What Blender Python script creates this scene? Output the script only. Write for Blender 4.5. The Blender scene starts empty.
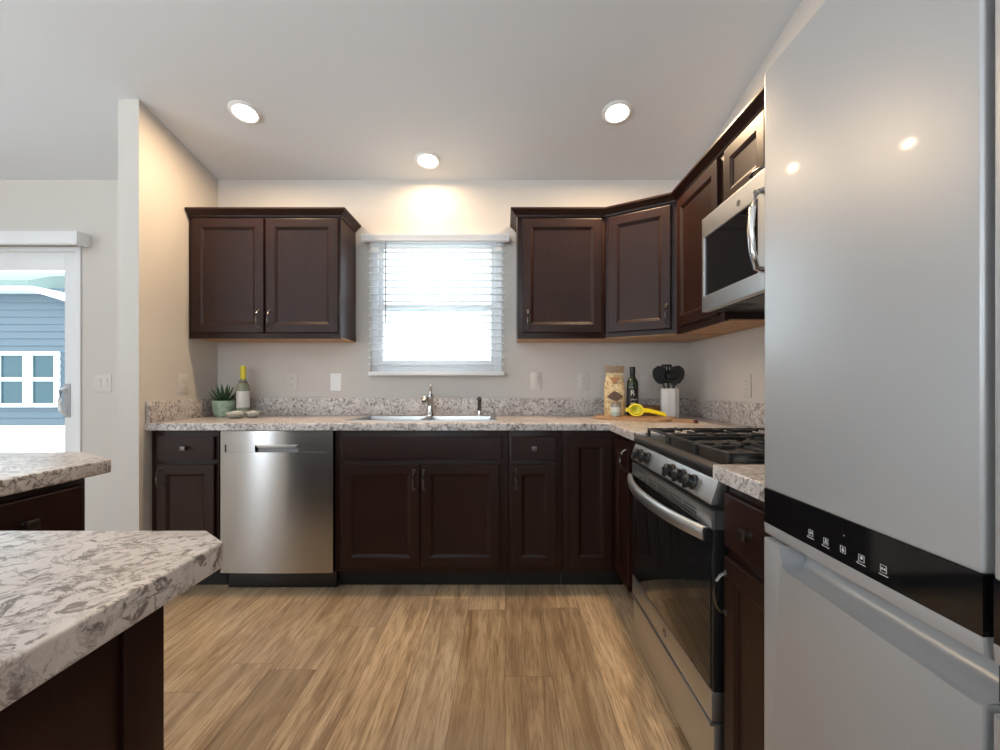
import bpy, bmesh, math, random
from mathutils import Vector, Matrix
random.seed(7)
PI = math.pi
S = bpy.context.scene
COL = S.collection

# ------------------------------------------------------------------ camera, world, lights, exposure
H, F, VX, VY = 1.124, 450.0, 505.0, 384.0      # eye height, focal length and vanishing point in pixels of the 1000x750 frame
cam_d = bpy.data.cameras.new('camera'); cam = bpy.data.objects.new('camera', cam_d); COL.objects.link(cam)
cam.location = (0, 0, H); cam.rotation_euler = (PI/2, 0, 0)
cam_d.sensor_width = 36; cam_d.lens = 36*F/1000
cam_d.shift_x = -(VX-500)/1000; cam_d.shift_y = (VY-375)/1000
cam_d.clip_start = 0.02; cam_d.clip_end = 200
S.camera = cam

w = bpy.data.worlds.new('overcast_sky'); S.world = w; w.use_nodes = True
bg = w.node_tree.nodes['Background']; bg.inputs[0].default_value = (0.90, 0.96, 1.0, 1); bg.inputs[1].default_value = 3.5

S.view_settings.view_transform = 'Standard'; S.view_settings.look = 'None'
S.view_settings.gamma = 1; S.view_settings.use_curve_mapping = False
S.view_settings.exposure = 0.30
try:
    S.cycles.use_denoising = True; S.cycles.max_bounces = 10; S.cycles.diffuse_bounces = 6
    S.cycles.sample_clamp_indirect = 8
except Exception: pass

def area_light(name, loc, rot, sx, sy, power, color, spread=180):
    d = bpy.data.lights.new(name, 'AREA'); d.shape = 'RECTANGLE'; d.size = sx; d.size_y = sy
    d.energy = power; d.color = color; d.spread = math.radians(spread)
    o = bpy.data.objects.new(name, d); COL.objects.link(o); o.location = loc; o.rotation_euler = rot
    return o
# area lights added as fill at unseen windows; patio daylight follows the dishwasher's stripe
UP = PI/2+.95                                  # tilted up so the added fill lights brighten mainly the ceiling
area_light('fill_light_rear', (-1.2, -4.12, 1.55), (UP, 0, 0), 2.2, 1.3, 95, (0.86, 0.93, 1.0), 130)
area_light('daylight_rear_patio', (-5.0, -4.12, 1.1), (PI/2+.2, 0, 0), 0.45, 1.9, 16, (0.84, 0.92, 1.0))
area_light('fill_light_side', (-5.42, -0.9, 1.55), (UP, 0, -PI/2), 2.0, 1.3, 110, (0.86, 0.93, 1.0), 140)

# ------------------------------------------------------------------ materials
def mat(name, color=(0.8, 0.8, 0.8), rough=0.5, metal=0.0, spec=0.5, **kw):
    m = bpy.data.materials.new(name); m.use_nodes = True
    b = m.node_tree.nodes['Principled BSDF']
    b.inputs['Base Color'].default_value = (*color, 1); b.inputs['Roughness'].default_value = rough
    b.inputs['Metallic'].default_value = metal; b.inputs['Specular IOR Level'].default_value = spec
    for k, v in kw.items(): b.inputs[k.replace('_', ' ')].default_value = v
    return m
def N(m, kind, **props):
    n = m.node_tree.nodes.new(kind)
    for k, v in props.items(): setattr(n, k, v)
    return n
def L(m, a, b): m.node_tree.links.new(a, b)
def bsdf(m): return m.node_tree.nodes['Principled BSDF']
def coords(m, scale=(1, 1, 1), loc=(0, 0, 0)):
    t = N(m, 'ShaderNodeTexCoord'); p = N(m, 'ShaderNodeMapping')
    p.inputs['Scale'].default_value = scale; p.inputs['Location'].default_value = loc
    L(m, t.outputs['Object'], p.inputs['Vector']); return p.outputs['Vector']
def noise(m, vec, scale, detail=4, rough=0.5, dist=0.0):
    n = N(m, 'ShaderNodeTexNoise'); n.inputs['Scale'].default_value = scale; n.inputs['Detail'].default_value = detail
    n.inputs['Roughness'].default_value = rough; n.inputs['Distortion'].default_value = dist
    L(m, vec, n.inputs['Vector']); return n.outputs['Fac']
def ramp(m, fac, stops):
    r = N(m, 'ShaderNodeValToRGB'); e = r.color_ramp.elements
    while len(e) < len(stops): e.new(0.5)
    for el, (p, c) in zip(e, stops):
        el.position = p; el.color = (*c, 1) if len(c) == 3 else c
    L(m, fac, r.inputs['Fac']); return r.outputs['Color']
def mixc(m, fac, a, b, mode='MIX'):
    n = N(m, 'ShaderNodeMix', data_type='RGBA', blend_type=mode)
    for s, v in ((n.inputs[0], fac), (n.inputs[6], a), (n.inputs[7], b)):
        if hasattr(v, 'links') or hasattr(v, 'is_linked'): L(m, v, s)
        elif isinstance(v, (int, float)): s.default_value = v
        else: s.default_value = (*v, 1)
    return n.outputs[2]
def bump(m, fac, strength, dist=0.002):
    b = N(m, 'ShaderNodeBump'); b.inputs['Strength'].default_value = strength; b.inputs['Distance'].default_value = dist
    L(m, fac, b.inputs['Height']); L(m, b.outputs['Normal'], bsdf(m).inputs['Normal'])
def glassy(name, tint=(0.93, 0.98, 1.0), gloss=0.08, rough=0.02):
    m = bpy.data.materials.new(name); m.use_nodes = True; nt = m.node_tree; nt.nodes.clear()
    o = nt.nodes.new('ShaderNodeOutputMaterial'); t = nt.nodes.new('ShaderNodeBsdfTransparent'); g = nt.nodes.new('ShaderNodeBsdfGlossy')
    x = nt.nodes.new('ShaderNodeMixShader'); f = nt.nodes.new('ShaderNodeMath'); f.operation = 'MULTIPLY_ADD'; lw = nt.nodes.new('ShaderNodeLayerWeight'); lw.inputs[0].default_value = .5; pw = nt.nodes.new('ShaderNodeMath'); pw.operation = 'POWER'; pw.inputs[1].default_value = 5; nt.links.new(lw.outputs['Facing'], pw.inputs[0]); f.inputs[1].default_value = .8; f.inputs[2].default_value = .03; nt.links.new(pw.outputs[0], f.inputs[0])
    t.inputs[0].default_value = (*tint, 1); g.inputs['Roughness'].default_value = rough
    nt.links.new(f.outputs[0], x.inputs[0]); nt.links.new(t.outputs[0], x.inputs[1]); nt.links.new(g.outputs[0], x.inputs[2])
    nt.links.new(x.outputs[0], o.inputs[0]); return m
def emit(name, color, strength):
    m = mat(name, (0.9, 0.9, 0.9)); b = bsdf(m)
    b.inputs['Emission Color'].default_value = (*color, 1); b.inputs['Emission Strength'].default_value = strength
    return m

def wall_paint(name, c):
    m = mat(name, c, 0.75, spec=0.25); v = coords(m)
    bump(m, noise(m, v, 180, 3), 0.05, 0.001); return m
M_WALL = wall_paint('greige_wall_paint', (0.61, 0.570, 0.528))
M_CEIL = wall_paint('flat_ceiling_paint', (0.72, 0.745, 0.775))
M_TRIM = mat('white_trim_paint', (0.78, 0.78, 0.79), 0.4)
M_VINYL = mat('white_vinyl', (0.80, 0.81, 0.83), 0.35)
M_PLATE = mat('ivory_plate_plastic', (0.63, 0.59, 0.55), 0.4)
M_SLOT = mat('dark_slot', (0.05, 0.05, 0.05), 0.6)

def wood_dark(name, c1, c2, rough):
    m = mat(name, c1, rough, spec=0.30); v = coords(m, (14, 14, 1.3))
    n = noise(m, v, 3.0, 6, 0.6, 0.6); v2 = coords(m, (1, 1, 1)); n2 = noise(m, v2, 3.5, 3)
    c = ramp(m, n, [(0.25, c1), (0.75, c2)])
    c = mixc(m, n2, c, tuple(0.55*a for a in c1)); L(m, c, bsdf(m).inputs['Base Color'])
    bump(m, n, 0.06, 0.001); return m
M_CAB = wood_dark('espresso_stained_wood', (0.019, 0.0055, 0.0036), (0.043, 0.0135, 0.0082), 0.40)
M_KICK = mat('dark_toe_kick', (0.005, 0.004, 0.004), 0.5)
M_NATWOOD = mat('natural_wood_underside', (0.50, 0.28, 0.12), 0.5)
_n = noise(M_NATWOOD, coords(M_NATWOOD, (4, 30, 30)), 3, 4); L(M_NATWOOD, ramp(M_NATWOOD, _n, [(0.3, (0.36, 0.18, 0.07)), (0.7, (0.58, 0.34, 0.16))]), bsdf(M_NATWOOD).inputs['Base Color'])
M_PULL = mat('pewter_hardware', (0.155, 0.145, 0.14), 0.30, 1.0)

def laminate():
    m = mat('veined_stone_laminate', (0.6, 0.55, 0.5), 0.32, spec=0.45); v = coords(m)
    big = noise(m, v, 5, 4, 0.55); mid = noise(m, v, 16, 8, 0.65, 1.4); fine = noise(m, v, 60, 6, 0.62, 0.8); msk = noise(m, v, 7, 3, 0.5)
    c = ramp(m, big, [(0.32, (0.50, 0.445, 0.415)), (0.55, (0.66, 0.605, 0.575)), (0.72, (0.57, 0.515, 0.485))])
    v1 = ramp(m, mid, [(0.462, (0, 0, 0)), (0.488, (0.6, 0.6, 0.6)), (0.50, (1, 1, 1)), (0.512, (0.6, 0.6, 0.6)), (0.538, (0, 0, 0))])
    k1 = ramp(m, msk, [(0.34, (0.12, 0.12, 0.12)), (0.56, (1, 1, 1))])
    f1 = mixc(m, 1.0, v1, k1, 'MULTIPLY')
    c = mixc(m, f1, c, (0.085, 0.062, 0.052))
    v2 = ramp(m, fine, [(0.385, (0.9, 0.9, 0.9)), (0.46, (0, 0, 0))])
    c = mixc(m, v2, c, (0.155, 0.128, 0.116))
    v3 = ramp(m, fine, [(0.58, (0, 0, 0)), (0.70, (0.6, 0.6, 0.6))])
    c = mixc(m, v3, c, (0.78, 0.76, 0.74))
    L(m, c, bsdf(m).inputs['Base Color']); return m
M_LAM = laminate()

def planks():
    m = mat('oak_vinyl_planks', (0.4, 0.26, 0.14), 0.42, spec=0.35)
    t = N(m, 'ShaderNodeTexCoord'); s = N(m, 'ShaderNodeSeparateXYZ'); c = N(m, 'ShaderNodeCombineXYZ')
    L(m, t.outputs['Object'], s.inputs[0]); L(m, s.outputs['Y'], c.inputs['X']); L(m, s.outputs['X'], c.inputs['Y'])
    b = N(m, 'ShaderNodeTexBrick'); b.offset = 0.0; b.offset_frequency = 2
    b.inputs['Scale'].default_value = 1; b.inputs['Brick Width'].default_value = 1.22; b.inputs['Row Height'].default_value = 0.185
    b.inputs['Mortar Size'].default_value = 0.0012; b.inputs['Mortar Smooth'].default_value = 0.2; b.inputs['Bias'].default_value = 0.0
    b.inputs['Color1'].default_value = (0, 0, 0, 1); b.inputs['Color2'].default_value = (1, 1, 1, 1); b.inputs['Mortar'].default_value = (0.4, 0.4, 0.4, 1)
    dv = N(m, 'ShaderNodeMath', operation='DIVIDE'); L(m, s.outputs['X'], dv.inputs[0]); dv.inputs[1].default_value = .185
    fl = N(m, 'ShaderNodeMath', operation='FLOOR'); L(m, dv.outputs[0], fl.inputs[0]); wn = N(m, 'ShaderNodeTexWhiteNoise', noise_dimensions='1D'); L(m, fl.outputs[0], wn.inputs['W'])
    sh = N(m, 'ShaderNodeMath', operation='MULTIPLY_ADD'); L(m, wn.outputs['Value'], sh.inputs[0]); sh.inputs[1].default_value = 1.22; L(m, s.outputs['Y'], sh.inputs[2]); L(m, sh.outputs[0], c.inputs['X'])
    L(m, c.outputs[0], b.inputs['Vector'])
    # each plank shifts the grain so that the pattern does not run across joints
    ad = N(m, 'ShaderNodeVectorMath', operation='MULTIPLY_ADD'); L(m, b.outputs['Color'], ad.inputs[0]); ad.inputs[1].default_value = (3.1, 7.7, 0); L(m, c.outputs[0], ad.inputs[2])
    mp = N(m, 'ShaderNodeMapping'); mp.inputs['Scale'].default_value = (1.1, 11, 1); L(m, ad.outputs[0], mp.inputs['Vector'])
    g = noise(m, mp.outputs['Vector'], 1.6, 8, 0.66, 0.7)
    mp2 = N(m, 'ShaderNodeMapping'); mp2.inputs['Scale'].default_value = (5, 90, 1); L(m, ad.outputs[0], mp2.inputs['Vector'])
    g2 = noise(m, mp2.outputs['Vector'], 1.5, 5, 0.6)
    col = ramp(m, g, [(0.29, (0.20, 0.130, 0.078)), (0.43, (0.40, 0.282, 0.172)), (0.55, (0.555, 0.41, 0.262)), (0.71, (0.70, 0.55, 0.385))])
    tone = ramp(m, b.outputs['Color'], [(0.0, (0.68, 0.66, 0.64)), (0.3, (0.98, 0.92, 0.83)), (0.6, (0.98, 0.99, 1.03)), (1.0, (1.28, 1.19, 1.05))])
    col = mixc(m, 1.0, col, tone, 'MULTIPLY')
    col = mixc(m, ramp(m, g2, [(0.38, (0.55, 0.55, 0.55)), (0.52, (0, 0, 0))]), col, (0.19, 0.115, 0.06))
    grey = noise(m, c.outputs[0], 1.1, 2)
    col = mixc(m, ramp(m, grey, [(0.5, (0, 0, 0)), (0.75, (0.35, 0.35, 0.35))]), col, (0.36, 0.29, 0.22))
    col = mixc(m, b.outputs['Fac'], col, (0.20, 0.13, 0.08))
    L(m, col, bsdf(m).inputs['Base Color']); bump(m, g2, 0.05, 0.001); return m
M_FLOOR = planks()

def steel(name, c, rough, aniso=0.0, stretch=(2, 2, 160)):
    m = mat(name, c, rough, 1.0); v = coords(m, stretch); n = noise(m, v, 3, 3)
    r = N(m, 'ShaderNodeMapRange'); r.inputs['To Min'].default_value = rough*0.9; r.inputs['To Max'].default_value = rough*1.12
    L(m, n, r.inputs['Value']); L(m, r.outputs[0], bsdf(m).inputs['Roughness'])
    if aniso:
        bsdf(m).inputs['Anisotropic'].default_value = aniso
        t = N(m, 'ShaderNodeTangent', direction_type='UV_MAP'); t.uv_map = 'UVMap'; L(m, t.outputs[0], bsdf(m).inputs['Tangent']); bsdf(m).inputs['Anisotropic Rotation'].default_value = 0.25
    return m
M_STEEL = steel('brushed_stainless', (0.60, 0.61, 0.62), 0.36)
M_STEEL_DW = steel('brushed_stainless_door', (0.42, 0.425, 0.43), 0.20, 0.9)
M_FRIDGE = steel('satin_stainless_fridge', (0.455, 0.455, 0.46), 0.36, 0.0, (160, 2, 2))
bsdf(M_FRIDGE).inputs['Metallic'].default_value = 0.34
bsdf(M_FRIDGE).inputs['Coat Weight'].default_value = 0.06; bsdf(M_FRIDGE).inputs['Coat Roughness'].default_value = 0.06
M_FRIDGE_EDGE = mat('fridge_edge_metal', (0.62, 0.62, 0.62), 0.35, 1.0)
M_CHROME = mat('polished_chrome', (0.62, 0.60, 0.58), 0.12, 1.0)
M_SINK = mat('satin_sink_steel', (0.42, 0.42, 0.42), 0.28, 1.0)
M_BLACKGLASS = mat('black_glass', (0.006, 0.006, 0.007), 0.06, spec=0.6)
M_OVENGLASS = mat('oven_door_glass', (0.010, 0.011, 0.012), 0.05, spec=0.7)
M_BLACK = mat('black_enamel', (0.012, 0.012, 0.013), 0.30)
M_IRON = mat('cast_iron', (0.020, 0.020, 0.021), 0.48)
M_BLACKPLASTIC = mat('black_plastic', (0.009, 0.009, 0.0095), 0.35)
M_ICON = mat('pale_icon_ink', (0.62, 0.62, 0.62), 0.5)
M_DKSTEEL = steel('dark_slate_steel', (0.20, 0.20, 0.205), 0.34)
M_GLASS = glassy('window_glass')

# ------------------------------------------------------------------ mesh helpers
def finish(bm, name, m, parent=None, loc=None, smooth=40, uv=None):
    bmesh.ops.recalc_face_normals(bm, faces=bm.faces[:])
    if uv:
        l = bm.loops.layers.uv.new('UVMap')
        for f in bm.faces:
            for lp in f.loops: lp[l].uv = (lp.vert.co.x, lp.vert.co.z)
    me = bpy.data.meshes.new(name); bm.to_mesh(me); bm.free()
    for p in me.polygons: p.use_smooth = True
    me.set_sharp_from_angle(angle=math.radians(smooth))
    for mm in (m if isinstance(m, (list, tuple)) else [m]): me.materials.append(mm)
    o = bpy.data.objects.new(name, me); COL.objects.link(o)
    if parent: o.parent = parent
    if loc: o.location = loc
    return o
def new(): return bmesh.new()
def box(bm, x0, x1, y0, y1, z0, z1, bev=0.0, seg=2, mi=0):
    x0, x1 = min(x0, x1), max(x0, x1); y0, y1 = min(y0, y1), max(y0, y1); z0, z1 = min(z0, z1), max(z0, z1)
    r = bmesh.ops.create_cube(bm, size=1.0)
    vs = r['verts']
    for v in vs: v.co = Vector((x0+(v.co.x+.5)*(x1-x0), y0+(v.co.y+.5)*(y1-y0), z0+(v.co.z+.5)*(z1-z0)))
    fs = set(f for v in vs for f in v.link_faces)
    for f in fs: f.material_index = mi
    if bev > 0:
        es = list(set(e for v in vs for e in v.link_edges))
        bmesh.ops.bevel(bm, geom=es, offset=min(bev, .49*min(x1-x0, y1-y0, z1-z0)), segments=seg, profile=0.6, affect='EDGES')
    return bm
def prism(bm, poly, a0, a1, axis='z', bev=0.0, seg=2):
    """poly of 2-D points extruded along an axis: z:(x,y)  y:(x,z)  x:(y,z)"""
    def P(p, a):
        return {'z': (p[0], p[1], a), 'y': (p[0], a, p[1]), 'x': (a, p[0], p[1])}[axis]
    A = [bm.verts.new(P(p, a0)) for p in poly]; B = [bm.verts.new(P(p, a1)) for p in poly]
    n = len(poly); fs = [bm.faces.new(A[::-1]), bm.faces.new(B)]
    for i in range(n): fs.append(bm.faces.new((A[i], A[(i+1) % n], B[(i+1) % n], B[i])))
    if bev:
        es = list(set(e for f in fs for e in f.edges))
        bmesh.ops.bevel(bm, geom=es, offset=bev, segments=seg, profile=0.6, affect='EDGES')
    return bm
def tube(bm, pts, r, seg=10, radii=None, flat=None):
    """round bar through points; flat=(sx,sz) squashes the section"""
    pts = [Vector(p) for p in pts]; rings = []
    for i, p in enumerate(pts):
        t = (pts[min(i+1, len(pts)-1)]-pts[max(i-1, 0)]).normalized()
        up = Vector((0, 0, 1)) if abs(t.z) < .95 else Vector((0, 1, 0))
        a = t.cross(up).normalized(); b = a.cross(t).normalized()
        rr = radii[i] if radii else r
        fx, fz = flat or (1, 1)
        rings.append([bm.verts.new(p+a*rr*fx*math.cos(2*PI*k/seg)+b*rr*fz*math.sin(2*PI*k/seg)) for k in range(seg)])
    for q in range(len(rings)-1):
        for k in range(seg):
            bm.faces.new((rings[q][k], rings[q][(k+1) % seg], rings[q+1][(k+1) % seg], rings[q+1][k]))
    bm.faces.new(rings[0][::-1]); bm.faces.new(rings[-1]); return bm
def lathe(bm, prof, c=(0, 0, 0), seg=28, mtx=None):
    """profile of (radius, height) turned round a vertical axis"""
    rings = []; c = Vector(c)
    T = (lambda v: c + (mtx @ v if mtx else v))
    for r, z in prof:
        if r < 1e-6: rings.append([bm.verts.new(T(Vector((0, 0, z))))])
        else: rings.append([bm.verts.new(T(Vector((r*math.cos(2*PI*k/seg), r*math.sin(2*PI*k/seg), z)))) for k in range(seg)])
    for a, b in zip(rings, rings[1:]):
        for k in range(seg):
            j = (k+1) % seg
            if len(a) == 1 and len(b) == 1: continue
            if len(a) == 1: bm.faces.new((a[0], b[j], b[k]))
            elif len(b) == 1: bm.faces.new((a[k], a[j], b[0]))
            else: bm.faces.new((a[k], a[j], b[j], b[k]))
    return bm
def cells(bm, xs, ys, keep, z0, z1, bev=0.0, seg=3, plane='xy'):
    """a slab made of grid cells (holes where keep() says no), one welded mesh"""
    V = {}
    def vt(i, j, z):
        k = (i, j, z)
        if k not in V:
            p = (xs[i], ys[j], z); V[k] = bm.verts.new(p if plane == 'xy' else (p[0], z, p[1]))
        return V[k]
    K = lambda i, j: 0 <= i < len(xs)-1 and 0 <= j < len(ys)-1 and keep(i, j)
    top_edges = []
    for i in range(len(xs)-1):
        for j in range(len(ys)-1):
            if not K(i, j): continue
            bm.faces.new([vt(i, j, z1), vt(i+1, j, z1), vt(i+1, j+1, z1), vt(i, j+1, z1)])
            bm.faces.new([vt(i, j, z0), vt(i, j+1, z0), vt(i+1, j+1, z0), vt(i+1, j, z0)])
            for di, dj, a, b in ((-1, 0, (i, j), (i, j+1)), (1, 0, (i+1, j), (i+1, j+1)), (0, -1, (i, j), (i+1, j)), (0, 1, (i, j+1), (i+1, j+1))):
                if not K(i+di, j+dj):
                    bm.faces.new((vt(*a, z0), vt(*b, z0), vt(*b, z1), vt(*a, z1)))
                    top_edges.append(bm.edges.get((vt(*a, z1), vt(*b, z1))))
    bmesh.ops.recalc_face_normals(bm, faces=bm.faces[:])
    if bev: bmesh.ops.bevel(bm, geom=top_edges, offset=bev, segments=seg, profile=0.6, affect='EDGES')
    return bm
def sweep(bm, path, prof, closed=False):
    """profile (outward, z) swept along a plan polyline; outward is to the right of the travel direction"""
    pts = [Vector((p[0], p[1])) for p in path]; n = len(pts); rings = []
    for i, p in enumerate(pts):
        d0 = (pts[i]-pts[i-1]).normalized() if i > 0 else None
        d1 = (pts[i+1]-pts[i]).normalized() if i < n-1 else None
        d0 = d0 or d1; d1 = d1 or d0
        n0 = Vector((d0.y, -d0.x)); n1 = Vector((d1.y, -d1.x)); m = (n0+n1).normalized(); k = 1/max(.2, m.dot(n0))
        rings.append([bm.verts.new((p.x+m.x*k*o, p.y+m.y*k*o, z)) for o, z in prof])
    q = len(prof)
    for a, b in zip(rings, rings[1:]):
        for k in range(q): bm.faces.new((a[k], a[(k+1) % q], b[(k+1) % q], b[k]))
    bm.faces.new(rings[0]); bm.faces.new(rings[-1][::-1]); return bm
def text_mesh(s, size, depth=0.0004):
    cu = bpy.data.curves.new('lettering', 'FONT'); cu.body = s; cu.size = size; cu.extrude = depth; cu.align_x = 'CENTER'; cu.align_y = 'CENTER'
    o = bpy.data.objects.new('lettering_source', cu); COL.objects.link(o)
    bpy.context.view_layer.update()
    me = bpy.data.meshes.new_from_object(o.evaluated_get(bpy.context.evaluated_depsgraph_get()))
    bpy.data.objects.remove(o); bpy.data.curves.remove(cu); return me
def text_part(name, s, size, m, parent, loc, rot, depth=0.0004):
    me = text_mesh(s, size, depth); me.materials.append(m)
    o = bpy.data.objects.new(name, me); COL.objects.link(o); o.parent = parent; o.location = loc; o.rotation_euler = rot; return o

def thing(name, label, cat, loc=(0, 0, 0), rz=0.0, group=None):
    o = bpy.data.objects.new(name, None); COL.objects.link(o); o.empty_display_size = 0.1
    o.location = loc; o.rotation_euler = (0, 0, rz); tag(o, label, cat, group); return o
def tag(o, label, cat, group=None):
    o['label'] = label; o['category'] = cat
    if group: o['group'] = group
    return o
def struct(o):
    o['kind'] = 'structure'; return o
def copy_tree(o, parent=None):
    c = o.copy(); COL.objects.link(c)
    if parent: c.parent = parent
    for ch in list(o.children): copy_tree(ch, c)
    return c
def at(px, py, Y): return Vector(((px-VX)*Y/F, Y, H-(py-VY)*Y/F))
def X(px, Y): return (px-VX)*Y/F

# ------------------------------------------------------------------ room shell
BW, LW, RW = 3.02, -1.928, 1.238        # back wall, kitchen's left partition, right wall
def ceil_z(y): return 2.493+0.2*(BW-y) if y > -0.6 else 2.493+0.2*(BW+0.6)-0.2*(-0.6-y)
XL, YR = -5.5, -4.22
bm = new(); box(bm, XL-.12, RW+.12, YR-.12, BW+.12, -0.1, 0); struct(finish(bm, 'floor', M_FLOOR))
bm = new(); prism(bm, [(BW+.12, ceil_z(BW+.12)), (-.6, ceil_z(-.6)), (YR-.12, ceil_z(YR-.12)), (YR-.12, ceil_z(YR-.12)+.1), (-.6, ceil_z(-.6)+.1), (BW+.12, ceil_z(BW+.12)+.1)], XL-.12, RW+.12, 'x')
struct(finish(bm, 'ceiling', M_CEIL, smooth=5))
DX0, DX1, DZ1 = -4.62, -2.852, 2.043     # patio door opening
WX0, WX1, WZ0, WZ1 = -0.905, -0.022, 1.20, 2.125   # kitchen window opening
xs = [XL-.12, DX0, DX1, WX0, WX1, RW+.12]; zs = [0, WZ0, DZ1, WZ1, 2.50]
bm = new(); cells(bm, xs, zs, lambda i, j: not ((i == 1 and j <= 1) or (i == 3 and 1 <= j <= 2)), BW, BW+.12, plane='xz')
struct(finish(bm, 'wall_back', M_WALL, smooth=5))
bm = new(); prism(bm, [(YR, 0), (BW, 0), (BW, ceil_z(BW)+.02), (-.6, ceil_z(-.6)+.02), (YR, ceil_z(YR)+.02)], RW, RW+.12, 'x'); struct(finish(bm, 'wall_right', M_WALL, smooth=5))
bm = new(); prism(bm, [(2.37, 0), (BW, 0), (BW, ceil_z(BW)+.01), (2.37, ceil_z(2.37)+.01)], -2.038, LW, 'x', 0.0); struct(finish(bm, 'wall_left', M_WALL, smooth=5))
SY0, SY1 = -1.95, 0.15
bm = new()
for pl in ([(YR, 0), (SY0, 0), (SY0, ceil_z(SY0)+.02), (YR, ceil_z(YR)+.02)], [(SY1, 0), (BW, 0), (BW, ceil_z(BW)+.02), (SY1, ceil_z(SY1)+.02)],
           [(SY0, 0), (SY1, 0), (SY1, .85), (SY0, .85)], [(SY0, 2.25), (SY1, 2.25), (SY1, ceil_z(SY1)+.02), (-.6, ceil_z(-.6)+.02), (SY0, ceil_z(SY0)+.02)]):
    prism(bm, pl, XL-.12, XL, 'x')
struct(finish(bm, 'wall_side', M_WALL, smooth=5))
xs = [XL-.12, -5.25, -4.75, -2.35, -0.05, RW+.12]; zs = [0, 0.85, 2.1, 2.25, 2.50]
bm = new(); cells(bm, xs, zs, lambda i, j: not ((i == 1 and j <= 1) or (i == 3 and 1 <= j <= 2)), YR-.12, YR, plane='xz'); struct(finish(bm, 'wall_rear', M_WALL, smooth=5))

def window_unit(name, x0, x1, z0, z1, y, fw=0.045, rz=0, loc=(0, 0, 0), rail=None, depth=0.07, parts=True):
    """a white vinyl window: frame, two sashes and their panes; local y is the inner face"""
    r = bpy.data.objects.new(name, None); COL.objects.link(r); struct(r); r.location = loc; r.rotation_euler = (0, 0, rz)
    bm = new()
    for a in ((x0, x0+fw, z0, z1), (x1-fw, x1, z0, z1), (x0+fw, x1-fw, z0, z0+fw), (x0+fw, x1-fw, z1-fw, z1)): box(bm, a[0], a[1], y, y+depth, a[2], a[3], .004)
    finish(bm, 'window_frame', M_VINYL, r)
    zr = rail or (z0+z1)/2
    for nm, b0, b1, dy in (('upper_sash', zr-.02, z1-fw, .03), ('lower_sash', z0+fw, zr+.022, .004)):
        s = 0.034; bm = new(); X0, X1 = x0+fw, x1-fw
        for a in ((X0, X0+s, b0, b1), (X1-s, X1, b0, b1), (X0+s, X1-s, b0, b0+s+.01), (X0+s, X1-s, b1-s, b1)): box(bm, a[0], a[1], y+dy, y+dy+.024, a[2], a[3], .003)
        so = finish(bm, nm, M_VINYL, r)
        bm = new(); box(bm, X0+s-.004, X1-s+.004, y+dy+.010, y+dy+.014, b0+s, b1-s+.004); finish(bm, 'pane', M_GLASS, so)
    return r
window_unit('window_1', WX0, WX1, WZ0, WZ1, BW+.035, 0.04, rail=1.645)
window_unit('window_2', -2.35, -0.05, 0.85, 2.25, 0, 0.05, rz=PI, loc=(-2.40, YR-.03, 0))
window_unit('window_3', -1.05, 1.05, 0.85, 2.25, 0, 0.05, rz=PI/2, loc=(XL-.03, -0.9, 0))

def slider(name, x0, x1, z1, y, loc=(0, 0, 0), rz=0):
    r = bpy.data.objects.new(name, None); COL.objects.link(r); struct(r); r.location = loc; r.rotation_euler = (0, 0, rz)
    bm = new(); j = .03
    for a in ((x0, x0+j, 0, z1), (x1-j, x1, 0, z1), (x0+j, x1-j, z1-j, z1), (x0+j, x1-j, 0, .03)): box(bm, a[0], a[1], y-.004, y+.11, a[2], a[3], .003)
    finish(bm, 'door_frame', M_VINYL, r)
    xm = (x0+x1)/2
    for nm, a0, a1, dy in (('sliding_panel', xm-.03, x1-j, .015), ('fixed_panel', x0+j, xm+.03, .06)):
        s = .088; bm = new()
        for a in ((a0, a0+s, .03, z1-j), (a1-s, a1, .03, z1-j), (a0+s, a1-s, .03, .03+s+.03), (a0+s, a1-s, z1-j-.118, z1-j)): box(bm, a[0], a[1], y+dy, y+dy+.04, a[2], a[3], .004)
        o = finish(bm, nm, M_VINYL, r)
        bm = new(); box(bm, a0+s-.004, a1-s+.004, y+dy+.018, y+dy+.024, .13, z1-j-.112); finish(bm, 'pane', M_GLASS, o)
        if nm == 'sliding_panel':
            hx = a1-s+.012
            bm = new(); box(bm, hx-.018, hx+.030, y+dy-.006, y+dy, .90, 1.125, .004)
            ho = finish(bm, 'handle_plate', mat('grey_handle_plate', (.42, .43, .45), .4), o)
            bm = new(); tube(bm, [(hx, y+dy-.006, .925), (hx, y+dy-.04, .945), (hx, y+dy-.046, 1.01), (hx, y+dy-.04, 1.08), (hx, y+dy-.006, 1.10)], .011, 8); finish(bm, 'handle', M_VINYL, o)
    return r
slider('door_1', DX0, DX1, DZ1, BW)
bm = new(); t = new()
for a in ((DX1-.006, DX1+.012, 0, DZ1+.02),): box(t, a[0], a[1], BW-.012, BW, a[2], a[3], .003)
struct(finish(t, 'trim_1', M_TRIM)); bm.free()

# valance over the patio door, with its end return
r = thing('door_valance', 'white valance box mounted on wall above the sliding patio door', 'valance', (0, BW, 0))
bm = new(); prism(bm, [(-.10, 2.118), (-.105, 2.111), (-.105, 2.038), (-.098, 2.031), (-.085, 2.031), (-.085, 2.103), (0, 2.103), (0, 2.118)], -4.72, -2.79, 'x'); finish(bm, 'valance_board', M_TRIM, r)
bm = new(); prism(bm, [(-.105, 2.118), (0, 2.118), (0, 2.045), (-.03, 2.033), (-.075, 2.029), (-.105, 2.035)], -2.79, -2.776, 'x', .003); finish(bm, 'end_return', M_TRIM, r)

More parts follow.
